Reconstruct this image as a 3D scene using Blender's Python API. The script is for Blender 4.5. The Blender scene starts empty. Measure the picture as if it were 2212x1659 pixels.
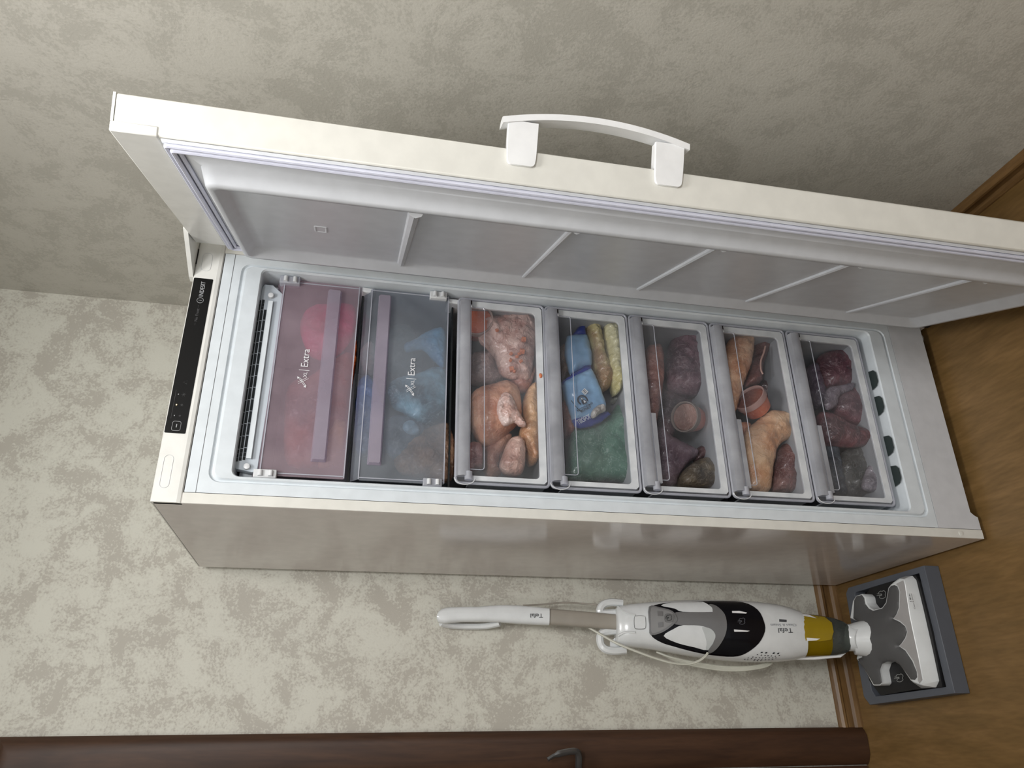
import bpy, bmesh, math, random
from mathutils import Vector, Matrix, noise, geometry
C = bpy.context.scene.collection
S = bpy.context.scene
random.seed(7)

# ------------------------------------------------------------------ camera
CAM = Vector((-0.419, -1.518, 1.495))
RX = Vector((-0.012742, -0.211539, -0.977287))      # image right
RY = Vector((-0.904893, 0.418293, -0.078743))       # image down
RZ = Vector((0.425449, 0.883336, -0.196750))        # view direction
F = 1649.0; CX = 1104.5; CY = 824.9
cd = bpy.data.cameras.new('camera'); cam = bpy.data.objects.new('camera', cd); C.objects.link(cam)
M = Matrix((( RX.x, -RY.x, -RZ.x, CAM.x), (RX.y, -RY.y, -RZ.y, CAM.y), (RX.z, -RY.z, -RZ.z, CAM.z), (0, 0, 0, 1)))
cam.matrix_world = M
cd.sensor_width = 36; cd.lens = 36 * F / 2212; cd.clip_start = 0.02
cd.shift_x = (1106 - CX) / 2212; cd.shift_y = -(829.5 - CY) / 2212
S.camera = cam

# ------------------------------------------------------------------ world, lamps, exposure
w = bpy.data.worlds.new('world'); S.world = w; w.use_nodes = True
bg = w.node_tree.nodes['Background']; bg.inputs[0].default_value = (0.93, 0.96, 1.0, 1); bg.inputs[1].default_value = 0.42

def area(name, loc, target, sx, sy, power, col):
    l = bpy.data.lights.new(name, 'AREA'); l.shape = 'RECTANGLE'; l.size = sx; l.size_y = sy
    l.energy = power; l.color = col
    o = bpy.data.objects.new(name, l); C.objects.link(o); o.location = loc
    o.rotation_euler = (Vector(target) - Vector(loc)).to_track_quat('-Z', 'Y').to_euler()
    return o
area('ceiling_light', (-0.05, -1.00, 2.66), (-0.05, -0.85, 0), 0.5, 0.5, 17, (1.0, 0.985, 0.965))
area('ceiling_light', (-0.12, -2.9, 2.62), (0.05, -1.2, 0.5), 0.5, 0.5, 36, (1.0, 0.99, 0.98))
area('added_side_light', (-1.26, -1.8, 2.05), (0.7, -0.6, 1.4), 0.8, 0.8, 11, (0.97, 0.985, 1.0))  # unseen light added to brighten the right wall, freezer side and inner door
S.view_settings.view_transform = 'Standard'; S.view_settings.look = 'None'
S.view_settings.gamma = 1; S.view_settings.exposure = 0.28
S.view_settings.use_curve_mapping = False

# ------------------------------------------------------------------ unprojection helpers
def ray(px, py):
    return RX * ((px - CX) / F) + RY * ((py - CY) / F) + RZ
def at_y(px, py, y):
    d = ray(px, py); return CAM + d * ((y - CAM.y) / d.y)
def at_z(px, py, z):
    d = ray(px, py); return CAM + d * ((z - CAM.z) / d.z)

# ------------------------------------------------------------------ materials
def lin(c):
    return tuple(((v / 255) / 12.92 if v / 255 <= 0.04045 else ((v / 255 + 0.055) / 1.055) ** 2.4) for v in c) + (1,)
def mat(name, rgb, rough=0.5, metal=0.0, rgb2=None, scale=30, detail=4, bump=0.0, bscale=60, coat=0.0, alpha=None, stretch=None, ramp=(0.35, 0.65), emit=None, spec=0.5):
    m = bpy.data.materials.new(name); m.use_nodes = True
    nt = m.node_tree; b = nt.nodes['Principled BSDF']
    b.inputs['Roughness'].default_value = rough; b.inputs['Metallic'].default_value = metal
    b.inputs['Coat Weight'].default_value = coat; b.inputs['Coat Roughness'].default_value = 0.15
    b.inputs['Specular IOR Level'].default_value = spec
    b.inputs['Base Color'].default_value = lin(rgb)
    tc = nt.nodes.new('ShaderNodeTexCoord'); mp = nt.nodes.new('ShaderNodeMapping')
    nt.links.new(tc.outputs['Object'], mp.inputs[0])
    if stretch: mp.inputs['Scale'].default_value = stretch
    n = nt.nodes.new('ShaderNodeTexNoise'); n.inputs['Scale'].default_value = scale; n.inputs['Detail'].default_value = detail
    nt.links.new(mp.outputs[0], n.inputs[0])
    r = nt.nodes.new('ShaderNodeValToRGB')
    r.color_ramp.elements[0].position = ramp[0]; r.color_ramp.elements[1].position = ramp[1]
    c2 = rgb2 if rgb2 else tuple(min(255, v * 0.97) for v in rgb)
    r.color_ramp.elements[0].color = lin(c2); r.color_ramp.elements[1].color = lin(rgb)
    nt.links.new(n.outputs[0], r.inputs[0]); nt.links.new(r.outputs[0], b.inputs['Base Color'])
    if bump:
        n2 = nt.nodes.new('ShaderNodeTexNoise'); n2.inputs['Scale'].default_value = bscale; n2.inputs['Detail'].default_value = 5
        nt.links.new(mp.outputs[0], n2.inputs[0])
        bp = nt.nodes.new('ShaderNodeBump'); bp.inputs['Strength'].default_value = bump; bp.inputs['Distance'].default_value = 0.004
        nt.links.new(n2.outputs[0], bp.inputs['Height']); nt.links.new(bp.outputs[0], b.inputs['Normal'])
    if emit:
        b.inputs['Emission Color'].default_value = lin(emit); b.inputs['Emission Strength'].default_value = 2
    return m
def clear(name, rgb, haze, rough=0.08, hazecol=(170, 175, 185), frost=0.0, fscale=6, edge=0.25):
    """clear plastic: a see-through tint, a frosty haze (real frost on the sheet) and a gloss"""
    m = bpy.data.materials.new(name); m.use_nodes = True; nt = m.node_tree
    nt.nodes.clear(); out = nt.nodes.new('ShaderNodeOutputMaterial')
    tr = nt.nodes.new('ShaderNodeBsdfTransparent'); tr.inputs[0].default_value = lin(rgb)
    df = nt.nodes.new('ShaderNodeBsdfDiffuse'); df.inputs[0].default_value = lin(hazecol)
    tl = nt.nodes.new('ShaderNodeBsdfTranslucent'); tl.inputs[0].default_value = lin(hazecol)
    add = nt.nodes.new('ShaderNodeMixShader'); add.inputs[0].default_value = 0.15
    nt.links.new(df.outputs[0], add.inputs[1]); nt.links.new(tl.outputs[0], add.inputs[2])
    mx = nt.nodes.new('ShaderNodeMixShader')
    tc = nt.nodes.new('ShaderNodeTexCoord'); n = nt.nodes.new('ShaderNodeTexNoise'); n.inputs['Scale'].default_value = fscale; n.inputs['Detail'].default_value = 5
    nt.links.new(tc.outputs['Object'], n.inputs[0])
    mr = nt.nodes.new('ShaderNodeMapRange'); mr.inputs[1].default_value = 0.35; mr.inputs[2].default_value = 0.65
    mr.inputs[3].default_value = max(0, haze - frost); mr.inputs[4].default_value = min(1, haze + frost)
    nt.links.new(n.outputs[0], mr.inputs[0]); nt.links.new(mr.outputs[0], mx.inputs[0])
    nt.links.new(tr.outputs[0], mx.inputs[1]); nt.links.new(add.outputs[0], mx.inputs[2])
    gl = nt.nodes.new('ShaderNodeBsdfGlossy'); gl.inputs['Roughness'].default_value = rough
    lw = nt.nodes.new('ShaderNodeLayerWeight'); lw.inputs[0].default_value = 0.5
    pw = nt.nodes.new('ShaderNodeMath'); pw.operation = 'POWER'; pw.inputs[1].default_value = 4.0
    ad = nt.nodes.new('ShaderNodeMath'); ad.operation = 'MULTIPLY_ADD'; ad.inputs[1].default_value = 0.6; ad.inputs[2].default_value = 0.04
    nt.links.new(lw.outputs[1], pw.inputs[0]); nt.links.new(pw.outputs[0], ad.inputs[0])
    m2 = nt.nodes.new('ShaderNodeMixShader'); nt.links.new(ad.outputs[0], m2.inputs[0])
    nt.links.new(mx.outputs[0], m2.inputs[1]); nt.links.new(gl.outputs[0], m2.inputs[2])
    nt.links.new(m2.outputs[0], out.inputs[0])
    return m
def wallpaper(name, light, dark):
    m = bpy.data.materials.new(name); m.use_nodes = True; nt = m.node_tree; b = nt.nodes['Principled BSDF']
    N = nt.nodes.new; L = nt.links.new
    tc = N('ShaderNodeTexCoord')
    a = N('ShaderNodeTexNoise'); a.inputs['Scale'].default_value = 8.0; a.inputs['Detail'].default_value = 12; a.inputs['Roughness'].default_value = 0.80; a.inputs['Distortion'].default_value = 0.35
    L(tc.outputs['Object'], a.inputs[0])
    g = N('ShaderNodeTexNoise'); g.inputs['Scale'].default_value = 170; g.inputs['Detail'].default_value = 3
    L(tc.outputs['Object'], g.inputs[0])
    md = N('ShaderNodeMath'); md.operation = 'MULTIPLY_ADD'; md.inputs[1].default_value = 0.28; L(g.outputs[0], md.inputs[0]); L(a.outputs[0], md.inputs[2])
    r = N('ShaderNodeValToRGB'); r.color_ramp.elements[0].position = 0.600; r.color_ramp.elements[1].position = 0.622
    mid = tuple((x + y) / 2 for x, y in zip(light, dark))
    r.color_ramp.elements[0].color = lin(dark); r.color_ramp.elements[1].color = lin(tuple(x * 0.6 + y * 0.4 for x, y in zip(light, dark)))
    e3 = r.color_ramp.elements.new(0.70); e3.color = lin(light)
    L(md.outputs[0], r.inputs[0])
    a2 = N('ShaderNodeTexNoise'); a2.inputs['Scale'].default_value = 2.0; a2.inputs['Detail'].default_value = 6
    L(tc.outputs['Object'], a2.inputs[0])
    r2 = N('ShaderNodeValToRGB'); r2.color_ramp.elements[0].position = 0.4; r2.color_ramp.elements[1].position = 0.62
    r2.color_ramp.elements[0].color = lin(mid); r2.color_ramp.elements[1].color = lin(light)
    L(a2.outputs[0], r2.inputs[0])
    mx = N('ShaderNodeMix'); mx.data_type = 'RGBA'; mx.inputs[0].default_value = 0.2
    L(r.outputs[0], mx.inputs[6]); L(r2.outputs[0], mx.inputs[7]); L(mx.outputs[2], b.inputs['Base Color'])
    b.inputs['Roughness'].default_value = 0.55
    bp = N('ShaderNodeBump'); bp.inputs['Strength'].default_value = 0.6; bp.inputs['Distance'].default_value = 0.003
    L(md.outputs[0], bp.inputs['Height']); L(bp.outputs[0], b.inputs['Normal'])
    return m
def wood(name, c1, c2, c3, scale=3.0, stretch=(9, 1, 9), rough=0.35, dist=1.6):
    m = bpy.data.materials.new(name); m.use_nodes = True; nt = m.node_tree; b = nt.nodes['Principled BSDF']
    N = nt.nodes.new; L = nt.links.new
    tc = N('ShaderNodeTexCoord'); mp = N('ShaderNodeMapping'); mp.inputs['Scale'].default_value = stretch
    L(tc.outputs['Object'], mp.inputs[0])
    a = N('ShaderNodeTexNoise'); a.inputs['Scale'].default_value = scale; a.inputs['Detail'].default_value = 6; a.inputs['Distortion'].default_value = dist
    L(mp.outputs[0], a.inputs[0])
    r = N('ShaderNodeValToRGB'); e = r.color_ramp.elements; e[0].position = 0.3; e[1].position = 0.72; e[0].color = lin(c1); e[1].color = lin(c3)
    x = e.new(0.5); x.color = lin(c2)
    L(a.outputs[0], r.inputs[0])
    f = N('ShaderNodeTexNoise'); f.inputs['Scale'].default_value = scale * 9; f.inputs['Detail'].default_value = 3; L(mp.outputs[0], f.inputs[0])
    mx = N('ShaderNodeMix'); mx.data_type = 'RGBA'; mx.blend_type = 'MULTIPLY'; mx.inputs[0].default_value = 0.35
    r2 = N('ShaderNodeValToRGB'); r2.color_ramp.elements[0].position = 0.35; r2.color_ramp.elements[0].color = (0.55, 0.5, 0.45, 1); r2.color_ramp.elements[1].position = 0.6
    L(f.outputs[0], r2.inputs[0]); L(r.outputs[0], mx.inputs[6]); L(r2.outputs[0], mx.inputs[7]); L(mx.outputs[2], b.inputs['Base Color'])
    b.inputs['Roughness'].default_value = rough
    return m

M_WALL_B = wallpaper('wallpaper_back', (208, 207, 196), (175, 170, 160))
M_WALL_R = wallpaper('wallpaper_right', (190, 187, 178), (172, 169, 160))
M_FLOOR = wood('linoleum_floor', (108, 84, 48), (118, 91, 53), (130, 101, 62), 2.6, (6, 0.9, 6), 0.42, 1.8)
M_SKIRT = wood('skirting_wood', (92, 66, 38), (112, 84, 50), (132, 102, 64), 3, (1, 9, 9), 0.4)
M_SKIRT_R = wood('skirting_wood_right', (98, 72, 42), (112, 84, 50), (130, 100, 62), 3, (9, 1, 9), 0.4)
M_DOOR = wood('brown_door_wood', (54, 32, 18), (66, 42, 26), (76, 50, 32), 2.5, (9, 9, 1), 0.55)
M_CEIL = mat('ceiling_paint', (225, 224, 220), 0.8)
M_WHITE = mat('white_enamel', (226, 226, 222), 0.22)
M_SIDE = mat('white_side_enamel', (214, 207, 204), 0.13, coat=0.2)
M_CREAM = mat('cream_white_edge', (220, 219, 212), 0.3)
M_LINER = mat('bluish_white_liner', (214, 221, 226), 0.35)
M_DLINER = mat('door_liner_plastic', (200, 203, 208), 0.34)
M_GASKET = mat('door_gasket_rubber', (205, 207, 222), 0.45)
M_HANDLE = mat('white_handle_plastic', (236, 237, 238), 0.28)
M_BLACK = mat('black_display_glass', (8, 8, 9), 0.4, spec=0.25)
M_PRINT = mat('grey_print', (170, 172, 175), 0.5)
M_DIM = mat('dim_grey_print', (80, 80, 82), 0.5)
M_LED = mat('display_led', (250, 230, 170), 0.5, emit=(255, 225, 150))
M_DARKGAP = mat('dark_gap', (30, 24, 22), 0.7)
M_SLOT = mat('dark_green_slot', (44, 54, 54), 0.6)
M_VENTHOLE = mat('vent_hole_black', (16, 22, 26), 0.8)
M_GREYSTEEL = mat('hinge_steel', (110, 110, 112), 0.35, 0.8)
M_WPL = mat('white_plastic', (214, 216, 218), 0.3)
M_WPRINT = mat('white_lettering', (225, 225, 228), 0.5)
M_FLAP = clear('smoky_flap_plastic', (246, 240, 244), 0.32, 0.12, (186, 168, 178), 0.10, 7)
M_FLAPB = clear('smoky_flap_plastic_blue', (242, 244, 248), 0.28, 0.12, (160, 166, 174), 0.10, 7)
M_FLAPH = clear('flap_handle_plastic', (232, 228, 238), 0.36, 0.15, (206, 198, 210), 0.05, 9)
M_CLEAR = clear('clear_drawer_plastic', (248, 248, 250), 0.11, 0.06, (176, 178, 184), 0.10, 6)
M_RIDGE = clear('frosted_grip_plastic', (200, 200, 206), 0.50, 0.14, (214, 216, 222), 0.12, 10)
M_LIP = clear('clear_edge_plastic', (226, 228, 236), 0.50, 0.05, (222, 224, 232), 0.05, 12)
M_BASKET = clear('milky_basket_plastic', (215, 217, 220), 0.85, 0.3, (186, 190, 194), 0.1, 8)
M_FRAME = mat('frosted_white_frame', (218, 221, 224), 0.5, rgb2=(198, 202, 206), scale=25)

# ------------------------------------------------------------------ mesh helpers
def link(name, me, m, parent=None, loc=None):
    o = bpy.data.objects.new(name, me)
    if m: me.materials.append(m)
    C.objects.link(o)
    if parent:
        r = parent
        off = Vector((0, 0, 0))
        while r: off += r.location; r = r.parent
        me.transform(Matrix.Translation(-off)); o.parent = parent
    else:
        vs = [v.co for v in me.vertices]
        if loc is None:
            loc = Vector((sum(v.x for v in vs) / len(vs), sum(v.y for v in vs) / len(vs), min(v.z for v in vs)))
        me.transform(Matrix.Translation(-Vector(loc))); o.location = loc
    return o
def obj(name, bm, m, parent=None, smooth=False, bevel=0, seg=2, loc=None, angle=40):
    bmesh.ops.recalc_face_normals(bm, faces=bm.faces)
    me = bpy.data.meshes.new(name); bm.to_mesh(me); bm.free()
    if smooth:
        for p in me.polygons: p.use_smooth = True
        try: me.set_sharp_from_angle(angle=math.radians(angle))
        except Exception: pass
    o = link(name, me, m, parent, loc)
    if bevel:
        md = o.modifiers.new('bevel', 'BEVEL'); md.width = bevel; md.segments = seg; md.limit_method = 'ANGLE'; md.angle_limit = math.radians(40)
        for p in me.polygons: p.use_smooth = True
        try: me.set_sharp_from_angle(angle=math.radians(50))
        except Exception: pass
    return o
def empty(name, loc, label, cat, group=None):
    o = bpy.data.objects.new(name, None); C.objects.link(o); o.location = loc; o.empty_display_size = 0.05
    o['label'] = label; o['category'] = cat
    if group: o['group'] = group
    return o
def tag(o, label, cat, group=None):
    o['label'] = label; o['category'] = cat
    if group: o['group'] = group
    return o
def box(bm, a, b):
    x0, y0, z0 = a; x1, y1, z1 = b
    v = [bm.verts.new(c) for c in ((x0,y0,z0),(x1,y0,z0),(x1,y1,z0),(x0,y1,z0),(x0,y0,z1),(x1,y0,z1),(x1,y1,z1),(x0,y1,z1))]
    for f in ((0,1,2,3),(4,5,6,7),(0,1,5,4),(1,2,6,5),(2,3,7,6),(3,0,4,7)): bm.faces.new([v[i] for i in f])
    return bm
def B(a, b): return box(bmesh.new(), a, b)
def prism(poly, off, bm=None):
    """poly: 3D points, off: extrusion vector"""
    bm = bm or bmesh.new(); off = Vector(off)
    a = [bm.verts.new(p) for p in poly]; b = [bm.verts.new(Vector(p) + off) for p in poly]
    bm.faces.new(a); bm.faces.new(b[::-1])
    n = len(a)
    for i in range(n): bm.faces.new((a[i], a[(i+1) % n], b[(i+1) % n], b[i]))
    return bm
def rrect(x0, x1, z0, z1, r, seg=5):
    pts = []
    for cx, cz, a0 in ((x1-r, z1-r, 0), (x0+r, z1-r, 90), (x0+r, z0+r, 180), (x1-r, z0+r, 270)):
        for i in range(seg + 1):
            a = math.radians(a0 + 90 * i / seg); pts.append((cx + r*math.cos(a), cz + r*math.sin(a)))
    return pts
def loft(rings, bm=None, close_first=False, close_last=False, cyc=True):
    bm = bm or bmesh.new(); vs = [[bm.verts.new(p) for p in r] for r in rings]
    n = len(vs[0])
    for a, b in zip(vs, vs[1:]):
        for i in range(n if cyc else n - 1): bm.faces.new((a[i], a[(i+1) % n], b[(i+1) % n], b[i]))
    if close_first: bm.faces.new(vs[0])
    if close_last: bm.faces.new(vs[-1][::-1])
    return bm
def tube(pts, r, bm=None, seg=8, cyc=False, flat=1.0):
    bm = bm or bmesh.new(); pts = [Vector(p) for p in pts]; n = len(pts); rings = []
    up = Vector((0, 0, 1))
    prev = None
    for i, p in enumerate(pts):
        if cyc: t = pts[(i+1) % n] - pts[i-1]
        else: t = pts[min(i+1, n-1)] - pts[max(i-1, 0)]
        t.normalize()
        if prev is None:
            a = t.orthogonal().normalized()
        else:
            a = (prev - t * prev.dot(t)).normalized()
        prev = a; b = t.cross(a)
        rr = r[i] if isinstance(r, (list, tuple)) else r
        rings.append([p + (a*math.cos(2*math.pi*k/seg) + b*math.sin(2*math.pi*k/seg)*flat) * rr for k in range(seg)])
    if cyc: rings.append(rings[0]); vs = [[bm.verts.new(q) for q in rg] for rg in rings[:-1]]; vs.append(vs[0])
    else: vs = [[bm.verts.new(q) for q in rg] for rg in rings]
    for a, b in zip(vs, vs[1:]):
        for i in range(seg): bm.faces.new((a[i], a[(i+1) % seg], b[(i+1) % seg], b[i]))
    if not cyc: bm.faces.new(vs[0][::-1]); bm.faces.new(vs[-1])
    return bm
def spline(pts, n=6, cyc=False):
    P = [Vector(p) for p in pts]; out = []; m = len(P)
    rng = range(m if cyc else m - 1)
    for i in rng:
        g = (lambda k: P[k % m]) if cyc else (lambda k: P[max(0, min(m-1, k))])
        a, b, c, d = g(i-1), g(i), g(i+1), g(i+2)
        for k in range(n):
            t = k / n
            out.append(0.5*((2*b) + (c-a)*t + (2*a-5*b+4*c-d)*t*t + (3*b-a-3*c+d)*t*t*t))
    if not cyc: out.append(P[-1])
    return out
def text(name, s, o, xd, yd, size, m, parent, depth=0.0003, align='LEFT', wscale=1.0):
    cu = bpy.data.curves.new(name, 'FONT'); cu.body = s; cu.size = size; cu.extrude = depth; cu.align_x = align; cu.resolution_u = 2
    tmp = bpy.data.objects.new(name + '_source', cu); C.objects.link(tmp)
    me = bpy.data.meshes.new_from_object(tmp); me.materials.clear(); me.materials.append(m)
    bpy.data.objects.remove(tmp); bpy.data.curves.remove(cu); me.name = name
    ob = bpy.data.objects.new(name, me); C.objects.link(ob)
    x = Vector(xd).normalized(); y = Vector(yd); y = (y - x*y.dot(x)).normalized(); z = x.cross(y)
    off = Vector((0, 0, 0)); r = parent
    while r: off += r.location; r = r.parent
    ob.parent = parent
    p = Vector(o) - off
    x = x * wscale
    ob.matrix_local = Matrix(((x.x, y.x, z.x, p.x), (x.y, y.y, z.y, p.y), (x.z, y.z, z.z, p.z), (0, 0, 0, 1)))
    return ob
def structure(name, bm, m, loc=(0, 0, 0), **k):
    o = obj(name, bm, m, None, loc=loc, **k); o['kind'] = 'structure'; return o
def cutgrid(poly, step):
    """flat polygon (2D points) cut into grid cells -> bmesh in its own 2D plane (z = 0)"""
    vv, ee, ff, _a, _b, _c = geometry.delaunay_2d_cdt([Vector((p[0], p[1])) for p in poly], [], [list(range(len(poly)))], 1, 1e-7)
    bm = bmesh.new(); vs = [bm.verts.new((p[0], p[1], 0)) for p in vv]
    for f in ff: bm.faces.new([vs[i] for i in f])
    xs = [p[0] for p in poly]; ys = [p[1] for p in poly]
    for ax, (lo, hi) in ((0, (min(xs), max(xs))), (1, (min(ys), max(ys)))):
        t = lo + step
        while t < hi:
            co = (t, 0, 0) if ax == 0 else (0, t, 0); no = (1, 0, 0) if ax == 0 else (0, 1, 0)
            bmesh.ops.bisect_plane(bm, geom=bm.verts[:] + bm.edges[:] + bm.faces[:], plane_co=co, plane_no=no)
            t += step
    bmesh.ops.remove_doubles(bm, verts=bm.verts, dist=1e-6 * 1)
    bmesh.ops.triangulate(bm, faces=bm.faces)
    return bm

# ------------------------------------------------------------------ the room
WY = 0.634; WX = 0.784
structure('wall_back', B((-1.3, WY, 0), (WX + 0.1, WY + 0.1, 2.7)), M_WALL_B)
structure('wall_right', B((WX, -4.5, 0), (WX + 0.1, WY, 2.7)), M_WALL_R)
structure('wall_left', B((-1.4, -4.5, 0), (-1.3, WY + 0.1, 2.7)), M_WALL_R)
structure('floor', B((-1.4, -4.5, -0.05), (WX + 0.1, WY + 0.1, 0)), M_FLOOR)
structure('ceiling', B((-1.4, -4.5, 2.7), (WX + 0.1, WY + 0.1, 2.75)), M_CEIL)
# skirtings: a profile of steps swept along the wall
prof = [(0, 0), (0.020, 0), (0.020, 0.006), (0.017, 0.016), (0.0125, 0.024), (0.0125, 0.043), (0.017, 0.049), (0.0165, 0.056), (0.011, 0.063), (0.005, 0.067), (0, 0.068)]
structure('baseboard_back', loft([[(x, WY - 0.0005 - d, z) for d, z in prof] for x in (-0.397, WX)], close_first=True, close_last=True), M_SKIRT)
prof2 = [(d, z * 0.85) for d, z in prof]
structure('baseboard_right', loft([[(WX - 0.0005 - d, y, z) for d, z in prof2] for y in (-4.5, WY - 0.02)], close_first=True, close_last=True), M_SKIRT_R)
# brown door with a rounded casing in the back wall, at the far left
dr = structure('door_1', B((-1.28, WY - 0.012, 0.006), (-0.495, WY - 0.002, 2.135)), M_DOOR)
pc = [(0, 0), (0.0, 0.012), (0.008, 0.022), (0.022, 0.030), (0.040, 0.030), (0.070, 0.028), (0.088, 0.018), (0.096, 0.010), (0.096, 0)]
xo, zt = -0.396, 2.236
cas = [[(xo - a, WY - 0.0006 - d, 0.002) for a, d in pc], [(xo - a, WY - 0.0006 - d, zt - a) for a, d in pc], [(-1.30, WY - 0.0006 - d, zt - a) for a, d in pc]]
o = obj('casing', loft(cas, close_first=True, close_last=True), M_DOOR, dr, smooth=True, angle=30)
hp = [at_y(x, y, yy) for x, y, yy in ((1183, 1641, .545), (1200, 1631, .545), (1222, 1625, .547), (1243, 1623, .550), (1250, 1632, .560), (1250, 1655, .58), (1250, 1680, .615))]
obj('door_handle', tube(spline(hp, 4), [0.0045] * 5 + [0.007] * 20, seg=8, flat=1.3), M_GREYSTEEL, dr, smooth=True)
for zz in (0.33, 0.30, 0.27, 0.24):
    obj('door_slot', B((-0.515, WY - 0.0145, zz * 0.6), (-0.500, WY - 0.0125, zz * 0.6 + 0.012)), M_GREYSTEEL, dr)

# ------------------------------------------------------------------ the freezer
W, D, H = 0.595, 0.604, 1.861
fz = empty('freezer', (W/2, D/2, 0), 'tall white upright freezer standing open against the wallpapered wall', 'freezer')
# cabinet shell: side walls with their cream front returns, top, back, bottom
for nm, x0, x1, m in (('side_panel', 0.0, 0.0215, M_SIDE), ('side_panel', W - 0.0215, W, M_SIDE)):
    obj(nm, B((x0, 0.0022, 0.012), (x1, D, 1.8585)), m, fz, bevel=0.0015)
    zt_ = 1.8055
    obj('front_return', B((x0 + 0.0003, 0, 0.013), (x1 - 0.0003, 0.002, zt_)), M_CREAM, fz)
obj('top_panel', B((0.0, 0.012, 1.8587), (W, D, 1.861)), M_WHITE, fz)
obj('back_panel', B((0.022, D - 0.012, 0.03), (W - 0.022, D - 0.001, 1.858)), M_WHITE, fz)
obj('bottom_panel', B((0.022, 0.02, 0.03), (W - 0.022, D - 0.013, 0.045)), M_GREYSTEEL, fz)
# plinth with the notched corner
pl = [(0.0225, 0.014), (0.052, 0.014), (0.056, 0.022), (0.064, 0.031), (0.5725, 0.031), (0.5725, 0.130), (0.0225, 0.130)]
obj('plinth', prism([(x, 0.0005, z) for x, z in pl], (0, 0.012, 0)), mat('plinth_white', (206, 208, 212), 0.35), fz)
for x in (0.035, W - 0.035):
    f = obj('foot', tube([(x, 0.045, 0.0), (x, 0.045, 0.012), (x, 0.045, 0.03)], [0.016, 0.017, 0.012], seg=16), M_WPL, fz, smooth=True)
obj('screw_cap', tube([(0.011, 0.0, 0.074), (0.011, -0.0012, 0.074), (0.011, -0.0016, 0.074)], [0.0058, 0.0056, 0.003], seg=18), M_CREAM, fz, smooth=True)
# liner: front frame with an embossed step, then the cavity
def ring(x0, x1, z0, z1, r, y): return [(x, y, z) for x, z in rrect(x0, x1, z0, z1, r)]
OX0, OX1, OZ0, OZ1 = 0.0605, 0.5425, 0.1925, 1.7225
lf = loft([ring(0.0225, 0.5725, 0.1312, 1.8045, 0.001, 0.001), ring(0.045, 0.552, 0.147, 1.7665, 0.022, 0.001),
           ring(0.0475, 0.5495, 0.1495, 1.764, 0.020, 0.0062), ring(0.0505, 0.5470, 0.1525, 1.761, 0.018, 0.0062),
           ring(0.0535, 0.5450, 0.157, 1.755, 0.017, 0.0005), ring(OX0 - 0.002, OX1 + 0.002, OZ0 - 0.002, OZ1 + 0.002, 0.015, 0.002),
           ring(OX0, OX1, OZ0, OZ1, 0.014, 0.006), ring(OX0 + 0.006, OX1 - 0.004, OZ0 + 0.004, OZ1 - 0.004, 0.014, 0.5)], close_last=True)
obj('liner', lf, M_LINER, fz, smooth=True, angle=25)
obj('liner_seam', B((0.0225, 0.0002, 1.7835), (0.5725, 0.0009, 1.7842)), M_GREYSTEEL, fz)
# fascia with display
fa = loft([[(x, y, z) for y, z in ((0.012, 1.8062), (0.003, 1.8062), (0.0, 1.8085), (-0.0022, 1.815), (-0.0022, 1.8600), (0.0, 1.8618), (0.012, 1.8622))] for x in (0.0, 0.5950)], close_first=True, close_last=True)
fas = obj('control_fascia', fa, M_WHITE, fz)
dp = obj('display', prism([(x, -0.0023, z) for x, z in rrect(0.1395, 0.500, 1.8205, 1.8598, 0.002, 2)], (0, -0.0008, 0)), M_BLACK, fas)
for a, b in (((0.0275, 0.094), (1.8335, 1.8505)), ((0.52, 0.566), (1.830, 1.850))):
    pts = [(x, -0.0025, z) for x, z in rrect(a[0], a[1], b[0], b[1], 0.0083, 6)]
    obj('cover_outline', tube(pts, 0.0004, seg=5, cyc=True), mat('fascia_seam', (196, 198, 200), 0.5), fas)
TX, TZ = (1, 0, 0), (0, 0, 1)
yd = -0.0036
text('brand_lettering', 'INDESIT', (0.4535, yd, 1.8348), TX, TZ, 0.0125, M_PRINT, fas, wscale=0.85)
obj('brand_ring', tube([(0.4445 + 0.0065*math.cos(a), yd, 1.8388 + 0.0065*math.sin(a)) for a in [math.radians(i*20) for i in range(18)]], 0.0005, seg=4, cyc=True), M_PRINT, fas)
text('brand_letter', 'i', (0.4432, yd, 1.8355), TX, TZ, 0.011, M_PRINT, fas)
text('frost_lettering', '\u00b7\u00b7\u00b7 No Frost \u00b7\u00b7\u00b7', (0.383, yd, 1.8372), TX, TZ, 0.0085, M_DIM, fas)
obj('power_button', tube([(x, yd, z) for x, z in rrect(0.1445, 0.1645, 1.8315, 1.8475, 0.004, 4)], 0.0004, seg=4, cyc=True), M_PRINT, fas)
obj('power_mark', B((0.1515, yd - .0003, 1.8385), (0.1585, yd, 1.8400)), M_PRINT, fas)
for k, (x, s) in enumerate(((0.1765, 0.0022), (0.2, 0.0030), (0.223, 0.0042))):
    bm = bmesh.new()
    for i in range(3):
        a = math.radians(60 * i + 30); dx, dz = math.cos(a)*s, math.sin(a)*s
        tube([(x - dx, yd, 1.8365 - dz), (x + dx, yd, 1.8365 + dz)], 0.0003, bm, seg=4)
    obj('snowflake_mark', bm, M_DIM, fas)
    obj('indicator_light', B((x - 0.0011, yd, 1.8460), (x + 0.0011, yd + 0.0004, 1.8476)), M_LED if k == 1 else M_PRINT, fas)
obj('temperature_scale', B((0.170, yd, 1.8520), (0.232, yd + 0.0003, 1.8524)), M_DIM, fas)
obj('warning_mark', tube([(0.2465, yd, 1.8345), (0.2545, yd, 1.8345), (0.2505, yd, 1.8415)], 0.0004, seg=4, cyc=True), M_DIM, fas)
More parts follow.
